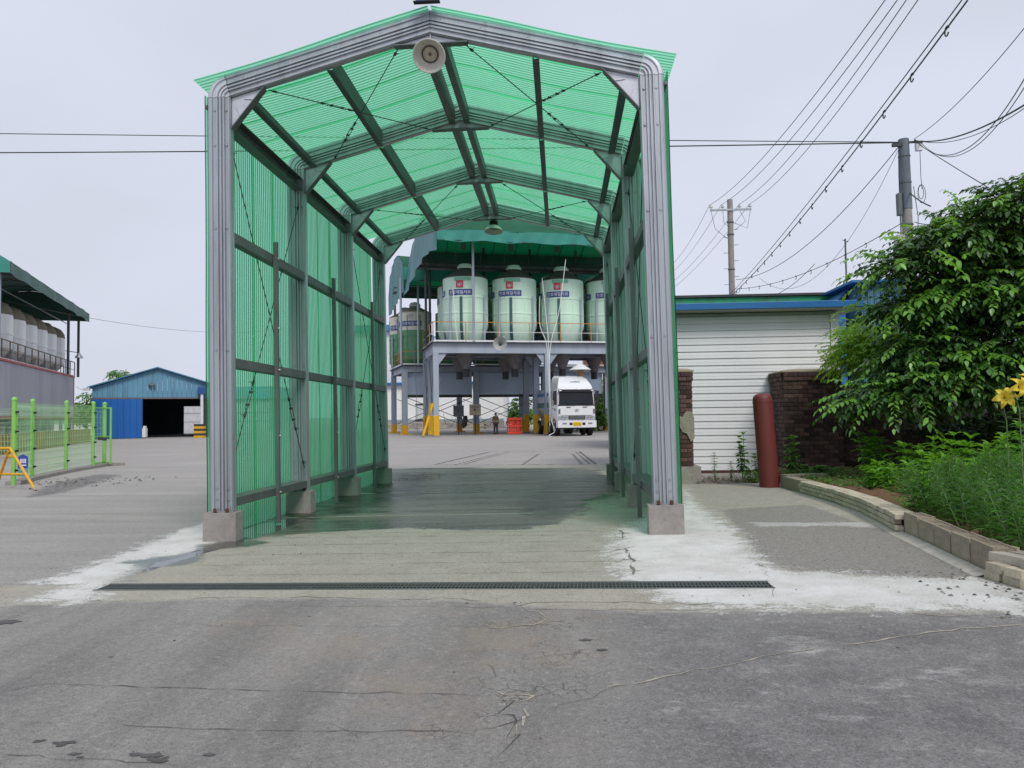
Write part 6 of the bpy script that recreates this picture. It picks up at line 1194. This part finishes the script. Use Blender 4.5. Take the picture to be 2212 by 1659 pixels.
# large bush / tree over the garden wall
tr = root('broadleaf_tree', 'large dark green broad leaved tree spilling over the garden wall at the right', 'tree', (0, 0, 0))
EL = [((6.48, 14.60, 4.17), (.42, .6, .28)), ((7.26, 14.80, 4.54), (.62, .8, .40)), ((7.93, 14.80, 4.78), (.8, .9, .52)), ((8.58, 14.60, 5.06), (.8, 1.0, .62)), ((8.51, 14.80, 3.59), (1.3, 1.2, 1.3)), ((7.49, 15.00, 3.52), (.85, .9, .75)), ((6.51, 15.00, 3.42), (.34, .5, .22)), ((7.53, 14.60, 2.05), (1.15, .8, .85)), ((6.36, 14.60, 1.81), (.62, .7, .36)), ((5.73, 14.80, 1.72), (.32, .5, .20)), ((8.72, 14.40, 2.36), (1.3, .9, 1.4)), ((6.90, 14.90, 2.55), (.6, .7, .42)), ((9.74, 15.00, 4.30), (1.5, 1.4, 1.9))]
B, D, Nn, tw = sprays([e[0] for e in EL], [e[1] for e in EL], 5600, 15, .60, seed=3, inner=.5)
Lr = np.random.default_rng(5).uniform(.06, .145, len(B)); leaves('crown', B, D, Nn, Lr, Lr * .56, lf_tree, tr)
tw1 = tw; B, D, Nn, tw = sprays([e[0] for e in EL], [tuple(q * 1.04 for q in e[1]) for e in EL], 820, 17, .80, top_bias=.55, seed=77, inner=.06); Lr = np.random.default_rng(6).uniform(.08, .16, len(B)); leaves('young_foliage', B, D, Nn, Lr, Lr * .56, lf_young, tr)
for t_ in tw: tw1.append(t_)
tw = tw1; b = MB()
for k in range(0, len(tw), 4): b.tube([Vector(p) for p in tw[k]], [.012, .008, .003], 4, cap=False)
b.build('twigs', bark, tr)
b = MB()
for x, y, tx, ty, tz in ((9.6, 15.4, 9.9, 15.2, 4.6), (9.3, 15.2, 8.0, 15.0, 4.3), (9.2, 15.5, 7.2, 15.3, 2.9), (9.9, 15.1, 11.4, 14.5, 4.8), (9.5, 15.0, 9.2, 13.6, 2.6), (9.0, 15.3, 6.6, 15.2, 2.3)): b.tube([(9.6 + (x - 9.6) * .3, 15.4, .1), (x, y, 1.2), ((x + tx) / 2, (y + ty) / 2, (1.2 + tz) / 2 + .3), (tx, ty, tz)], [.11, .09, .06, .025], 8)
b.build('trunk', bark, tr, True)
# finer yellow green shrub beside the white building
ac = root('acacia_shrub', 'feathery yellow green shrub between the white building and the large bush', 'shrub')
B, D, Nn, tw = sprays([(6.42, 17.20, 2.64), (6.84, 17.30, 2.95), (7.23, 17.20, 2.58), (6.54, 17.40, 3.27), (7.62, 17.40, 2.99)], [(.42, .5, .55), (.5, .5, .45), (.6, .6, .6), (.22, .3, .2), (.5, .5, .5)], 1100, 22, .5, seed=9)
leaves('crown', B, D, Nn, np.random.default_rng(1).uniform(.05, .09, len(B)), .028, lf_acacia, ac); MB().tube([(7.7, 18.3, 0), (7.8, 18.2, 1.5), (7.6, 18.1, 2.6)], [.05, .04, .02], 8).tube([(8.2, 18.2, 0), (8.4, 18.0, 1.5), (8.8, 18.1, 2.7)], [.05, .04, .02], 8).build('trunk', bark, ac, True)
# creeper hanging on the wall under the bush
B, D, Nn, tw = sprays([(9.1, 17.6, 1.2), (10.2, 16.6, .9), (8.3, 16.6, 2.0)], [(1.0, .7, 1.1), (1.6, 1.2, .9), (1.0, .8, .6)], 800, 12, .5, seed=12); leaves('creeper', B, D, Nn, .11, .08, lf_tree, label='dark creeper with small leaves hanging on the garden wall below the tree', cat='creeper')

def whorl_plant(loc, h, n_st, spread, label, L=.17, m=lf_bright, seed=0, group='bright leafy plants along the bed', name='leafy_plant', w=.28, tiers=5, cat='plant', stem=stemm):
    R = np.random.default_rng(seed); t = root(name, label, cat, loc, group=group); B, D, Nn = [], [], []; b = MB()
    for _ in range(n_st):
        a = R.uniform(0, 2 * PI); rr = spread * math.sqrt(R.random()); hh = h * R.uniform(.65, 1.1) * (1 - .25 * rr / max(spread, .01)); top = np.array([rr * math.cos(a), rr * math.sin(a), hh]); base = np.array([top[0] * .45, top[1] * .45, -.05]); b.tube([Vector(base), Vector((base + top) / 2 + np.array([0, 0, .05])), Vector(top)], [.008, .006, .004], 5, cap=False)
        for q in range(tiers):
            f = 1 - .75 * q / tiers; p = base + (top - base) * f; k = 6
            for j in range(k): an = j * 2 * PI / k + q * .7 + R.normal(0, .2); el = .75 - .22 * q + R.normal(0, .15); B.append(p); D.append([math.cos(an) * math.cos(el), math.sin(an) * math.cos(el), math.sin(el)]); Nn.append([0, 0, 1.0])
    ll = np.array([L * R.uniform(.7, 1.2) for _ in B]); Nn = np.array(Nn) + R.normal(size=(len(B), 3)) * .15; leaves('foliage', B, D, Nn, ll, ll * w, m, t, droop=.35); b.build('stems', stem, t); return t
def zb(x, y): return gz(x, y) + .15
for i, (px_, x, y, h, n, sp, lab) in enumerate((
    (0, 5.75, 14.6, .95, 12, .42, 'bright green plant with drooping leaf whorls in front of the dark brick wall'), (0, 6.25, 13.9, .75, 12, .40, 'bright green leafy plant second from the brick wall'), (0, 5.75, 12.6, .55, 9, .32, 'low bright green plant rising from the bare soil strip'),
    (0, 6.3, 12.4, .62, 12, .42, 'bushy bright green plant behind the low soil plant'), (0, 6.75, 11.7, .98, 16, .55, 'tall bright green plant with pointed leaves in the middle of the bed'), (0, 6.15, 11.4, .58, 10, .36, 'small bright green plant at the front of the bed middle'), (0, 7.2, 11.0, .80, 14, .5, 'bright green plant just left of the rough hibiscus leaves'),
    (0, 5.35, 11.9, .32, 6, .22, 'lowest seedling like plant at the edge of the bare soil'), (0, 7.1, 12.6, .85, 14, .5, 'bright plant behind the tall pointed leaf plant'), (0, 5.45, 13.6, .45, 8, .32, 'small bright plant between the wall plant and the bare soil'), (0, 5.55, 10.9, .50, 9, .32, 'small bright plant just behind the tall lily leaves'), (0, 6.6, 13.2, .9, 14, .5, 'tall bright plant in the back row under the tree branches'))):
    whorl_plant((x, y, zb(x, y)), h, n, sp, lab, seed=20 + i, L=.20)
lf_hib = leafmat('hibiscus leaf', (.075, .20, .04))
for i, (x, y, h, n, sp, L, lab) in enumerate(((6.9, 9.9, 1.35, 16, .6, .26, 'broad leaved green plant under the hanging creeper'), (7.6, 10.2, 1.25, 16, .6, .26, 'broad leaved green plant farther right under the creeper'), (6.5, 8.9, 1.15, 14, .5, .22, 'broad leaved plant with lighter tips behind the lilies'), (6.1, 10.2, 1.15, 8, .35, .24, 'single broad leaved plant with yellow green top leaves'), (5.7, 8.0, 1.0, 12, .45, .2, 'broad leaved plant nearest the right edge behind the lily mass'))):
    whorl_plant((x, y, zb(x, y)), h, n, sp, lab, L=L, m=lf_hib, seed=50 + i, w=.62, tiers=4, group='broad leaved plants in the bed')
# weeds by the bollard and under the siding
for i, (x, y, h, n, sp, L, lab) in enumerate(((3.35, 17.2, .95, 1, .02, .10, 'tall withered weed in front of the white siding'), (3.72, 17.3, .48, 1, .02, .09, 'short withered weed right of the tall one before the siding'), (2.95, 17.5, .18, 5, .15, .08, 'low tuft at the foot of the left brick pillar'))):
    whorl_plant((x, y, gz(x, y)), h, n, sp, lab, L=L, m=lf_weed, seed=70 + i, w=.16, tiers=9, group='weeds before the white siding', name='weed', cat='weed', stem=drystem)
for i, (x, y, h, n, sp, L, lab) in enumerate(((3.95, 16.9, 1.35, 4, .20, .13, 'leafy climbing weed left of the red bollard'), (4.28, 17.1, .7, 6, .25, .13, 'broad leaved weed close behind the red bollard'), (4.75, 16.3, 1.2, 5, .20, .15, 'leafy weed right of the red bollard against the brick pillar'), (5.15, 16.2, .45, 7, .35, .14, 'low spreading weed in the kerb corner right of the bollard'), (5.75, 16.3, .28, 10, .5, .12, 'pale low weed patch at the back corner of the bed'), (4.15, 16.7, .35, 6, .3, .08, 'low grassy weed at the foot of the siding by the bollard'))):
    whorl_plant((x, y, gz(x, y)), h, n, sp, lab, L=L, m=lf_weed, seed=90 + i, w=.6, tiers=6, group='weeds round the red bollard', name='weed', cat='weed')
# lily mass: narrow leaves on upright stems, nobody could count the stems
R = np.random.default_rng(31); B, D, Nn, LL = [], [], [], []; b = MB()
def kx(y): return np.interp(y, [p[1] for p in K[::-1]], [p[0] for p in K[::-1]])
for _ in range(850):
    y = R.uniform(5.2, 10.6); x = kx(y) + .34 + R.random() ** 1.1 * min(3.0, 1.2 + (11 - y) * .6); 
    if y > 10.2 and x < kx(y) + .9: continue
    h = R.uniform(.46, .66) + .25 * min(1, (x - kx(y)) / 2.2); lean = R.normal(0, .12, 2) + np.array([-.10, -.05]) * (1 if x < kx(y) + .7 else 0); p0 = np.array([x, y, zb(x, y) - .03]); p1 = p0 + np.array([lean[0], lean[1], h])
    b.tube([Vector(p0), Vector(p1)], [.007, .003], 4, cap=False); k = 24
    for j in range(k):
        f = .12 + .88 * j / k; an = j * 2.4 + R.normal(0, .2); el = R.uniform(.05, .5) + .5 * f; B.append(p0 + (p1 - p0) * f); D.append([math.cos(an) * math.cos(el), math.sin(an) * math.cos(el), math.sin(el)]); Nn.append([0, 0, 1]); LL.append(R.uniform(.14, .23) * (1 - .5 * f))
LL = np.array(LL); o = leaves('lily_foliage', B, D, np.array(Nn, float) + R.normal(size=(len(B), 3)) * .1, LL, LL * .135, lf_lily, droop=.3, kind='stuff'); b.build('stems', stemm, o)
# low clover like ground cover
B = []; 
for _ in range(9500):
    y = R.uniform(9.6, 17.6); x = R.uniform(kx(y) + .3, kx(y) + 4.5)
    if 11.2 < y < 13.4 and x < 5.2 and R.random() < .93: continue
    if y > 14.2 and R.random() < .35: continue
    B.append((x, y, zb(x, y) + R.uniform(.0, .09)))
B = np.array(B); an = R.uniform(0, 2 * PI, len(B)); leaves('ground_cover', B, np.stack([np.cos(an), np.sin(an), np.full(len(B), .5)], 1), np.tile([0, 0, 1.0], (len(B), 1)), R.uniform(.05, .13, len(B)), .045, lf_weed, kind='stuff')
B = []
for _ in range(1500): B.append((R.uniform(2.85, 4.9), R.uniform(16.5, 17.6), R.uniform(0, .1)))
for _ in range(260): x, y = [(-7.70, 24.56)][0]; B.append((R.uniform(-4.6, -3.2) , R.uniform(19.0, 21.4), -.1))
B = np.array(B); an = R.uniform(0, 2 * PI, len(B)); leaves('leaf_litter', B, np.stack([np.cos(an), np.sin(an), R.uniform(-.1, .5, len(B))], 1), np.tile([0, 0, 1.0], (len(B), 1)), R.uniform(.03, .08, len(B)), .022, mat('dry leaf litter', (.16, .12, .06), .9, island=.5), kind='stuff')
# yellow lilies
pet = mat('yellow lily petal', (.86, .66, .04), .45, 0, .08, 30, dirt=(.85, .78, .35), dirt_amt=.5, trans=.35, tcol=(.9, .7, .1)); anth = mat('brown anther', (.16, .05, .015), .8)
def lily(top, face, s, label, seed):
    R = np.random.default_rng(seed); t = root('yellow_lily', label, 'flower', top, group='yellow lilies'); fz = Vector(face).normalized(); M_ = fz.to_track_quat('Z', 'Y').to_matrix().to_4x4()
    for k in range(6):
        b = MB(); a = k * PI / 3 + .2; w = (.030 if k % 2 else .022) * s; P = []
        for j in range(8):
            f = j / 7; r = (.012 + .085 * f) * s; z = (.05 * math.sin(f * 2.2) - .055 * f * f * f) * s; ww = w * math.sin(PI * min(.97, .12 + f * .86)) ** .8; c, sn = math.cos(a), math.sin(a)
            P.append([M_ @ Vector((c * r - sn * q * ww, sn * r + c * q * ww, z + .006 * s * abs(q))) for q in (-1, -.5, 0, .5, 1)])
        b.grid(P).build('petal', pet, t, True)
    for k in range(6):
        a = k * PI / 3 + .5; e_ = M_ @ Vector((.035 * s * math.cos(a), .035 * s * math.sin(a), .065 * s)); MB().tube([(0, 0, 0), e_], .0018 * s, 5).build('filament', pet, t); MB().bar(e_ - Vector((.007, 0, 0)) * s, e_ + Vector((.007, 0, 0)) * s, .004 * s).build('anther', anth, t)
    z0 = zb(top[0], top[1]) - top[2]; b = MB(); b.tube([(0, 0, 0), (-fz.x * .04, -fz.y * .04 + .03, -.04), (-fz.x * .02 + .03, .05, -.25), (.05, .06, z0)], [.004, .005, .006, .007], 6).build('stem', stemm, t, True)
    B, D = [], []
    for j in range(46): f = .12 + .85 * j / 46; an = j * 2.4; B.append((.03 + .02 * f, .055, z0 * f)); D.append((math.cos(an), math.sin(an), .45))
    leaves('leaf', B, D, np.tile([0, 0, 1.0], (46, 1)), .11, .014, lf_lily, t)
    for k in range(2): c = Vector((.06 - .10 * k, .03, -.05 - .03 * k)); MB().lathe([(.001, 0), (.012, .015), (.014, .04), (.008, .065), (.001, .07)], 8, c=c).build('bud', stemm, t, True)
    return t
lily((4.71, 8.50, 1.62), (-.35, -1, .25), 1.25, 'fully open yellow lily with six petals, the left one of the pair', 1); lily((4.80, 8.40, 1.73), (.2, -1, .1), 1.25, 'yellow lily partly cut by the right edge above the open one', 2); lily((4.99, 8.60, 1.80), (.5, -.8, .4), 1.05, 'smaller yellow lily at the very right edge', 3)
# greenery behind truck and sheds
bg_leaf = leafmat('far foliage', (.09, .17, .035)); 
B, D, Nn, tw = sprays([(4.50, 76.00, 1.48), (3.84, 74.00, 1.05), (5.46, 78.00, 2.17), (3.71, 80.00, 3.17)], [(3.0, 2, 2.2), (2.5, 2, 1.6), (3, 2, 2.2), (2.4, 2, 1.6)], 700, 10, .9, seed=41); leaves('shrub', B, D, Nn, .32, .2, bg_leaf, label='bright green shrubs growing right of the parked truck', cat='shrub')
B, D, Nn, tw = sprays([(-5.10, 100.00, 1.91), (-5.53, 99.00, 1.02)], [(1.2, 1.5, 2.4), (1.0, 1.5, 1.6)], 260, 10, .9, seed=42); leaves('shrub', B, D, Nn, .32, .2, bg_leaf, label='green shrub seen between the white store and the platform legs', cat='shrub')
def small_tree(loc, h, label, seed, rr=2.0):
    t = root('tree', label, 'tree', loc); R = np.random.default_rng(seed); b = MB(); b.tube([(0, 0, -.2), (.1, 0, h * .5), (0, 0, h)], [.16, .10, .03], 7); C, Rd = [], []
    for k in range(14): a = R.uniform(0, 6.28); z = h * R.uniform(.35, 1.0); r = rr * R.uniform(.3, 1.0) * (1.15 - z / h * .5); p = (r * math.cos(a), r * math.sin(a), z); b.tube([(0, 0, z - .8), p], [.05, .015], 5); C.append(p); Rd.append((.75, .75, .30))
    b.build('trunk', bark, t); B, D, Nn, tw = sprays(C, Rd, 330, 9, .7, seed=seed); leaves('crown', B, D, Nn, .26, .15, lf_weed, t); return t
small_tree(((-49.17, 84.00, 7.14)[0], 84, 0), (-49.17, 84.00, 7.56)[2] - .3, 'sparse tree rising behind the roof of the blue shed', 51, 1.9); small_tree(((-44.84, 70.00, 2.75)[0], 70, 0), (-44.86, 70.00, 4.15)[2], 'drooping green tree left of the blue shed', 52, 1.8)
h = root('brick_house', 'small house with a brick red upper wall seen beyond the truck', 'house', ((3.33, 100.00, 3.60)[0], 100, 0)); MB().box(0, 9, 0, 6, 0, 7.4).build('wall', mat('cream house wall', (.5, .48, .42), .8), h); MB().box(-.2, 9.3, -.2, 6, 7.42, 9.2).build('roof', mat('brick red upper wall', (.22, .07, .04), .8), h)
k = root('pipe_yard', 'grey pipework and tanks stacked beyond the truck', 'machinery', ((2.46, 84.00, 1.26)[0], 84, 0)); b = MB(); R = np.random.default_rng(8)
for _ in range(26): x = R.uniform(-.5, 6); z = R.uniform(3.2, 5.4); b.bar((x, R.uniform(0, 2), z), (x + R.uniform(-1.6, 1.6), R.uniform(0, 2), z + R.uniform(-.9, .9)), R.uniform(.08, .22))
b.box(0, 6, .5, 2, 3.0, 4.0).build('pipework', mat('light grey pipework', (.38, .42, .43), .5, .2, .2, 2), k); MB().box(0, 6, .5, 2, 0, 2.98).build('base_wall', conc, k); MB().box(-5, 7, 2.2, 2.3, 4.8, 5.0).build('rail', galv, k)
bpy.context.view_layer.update()
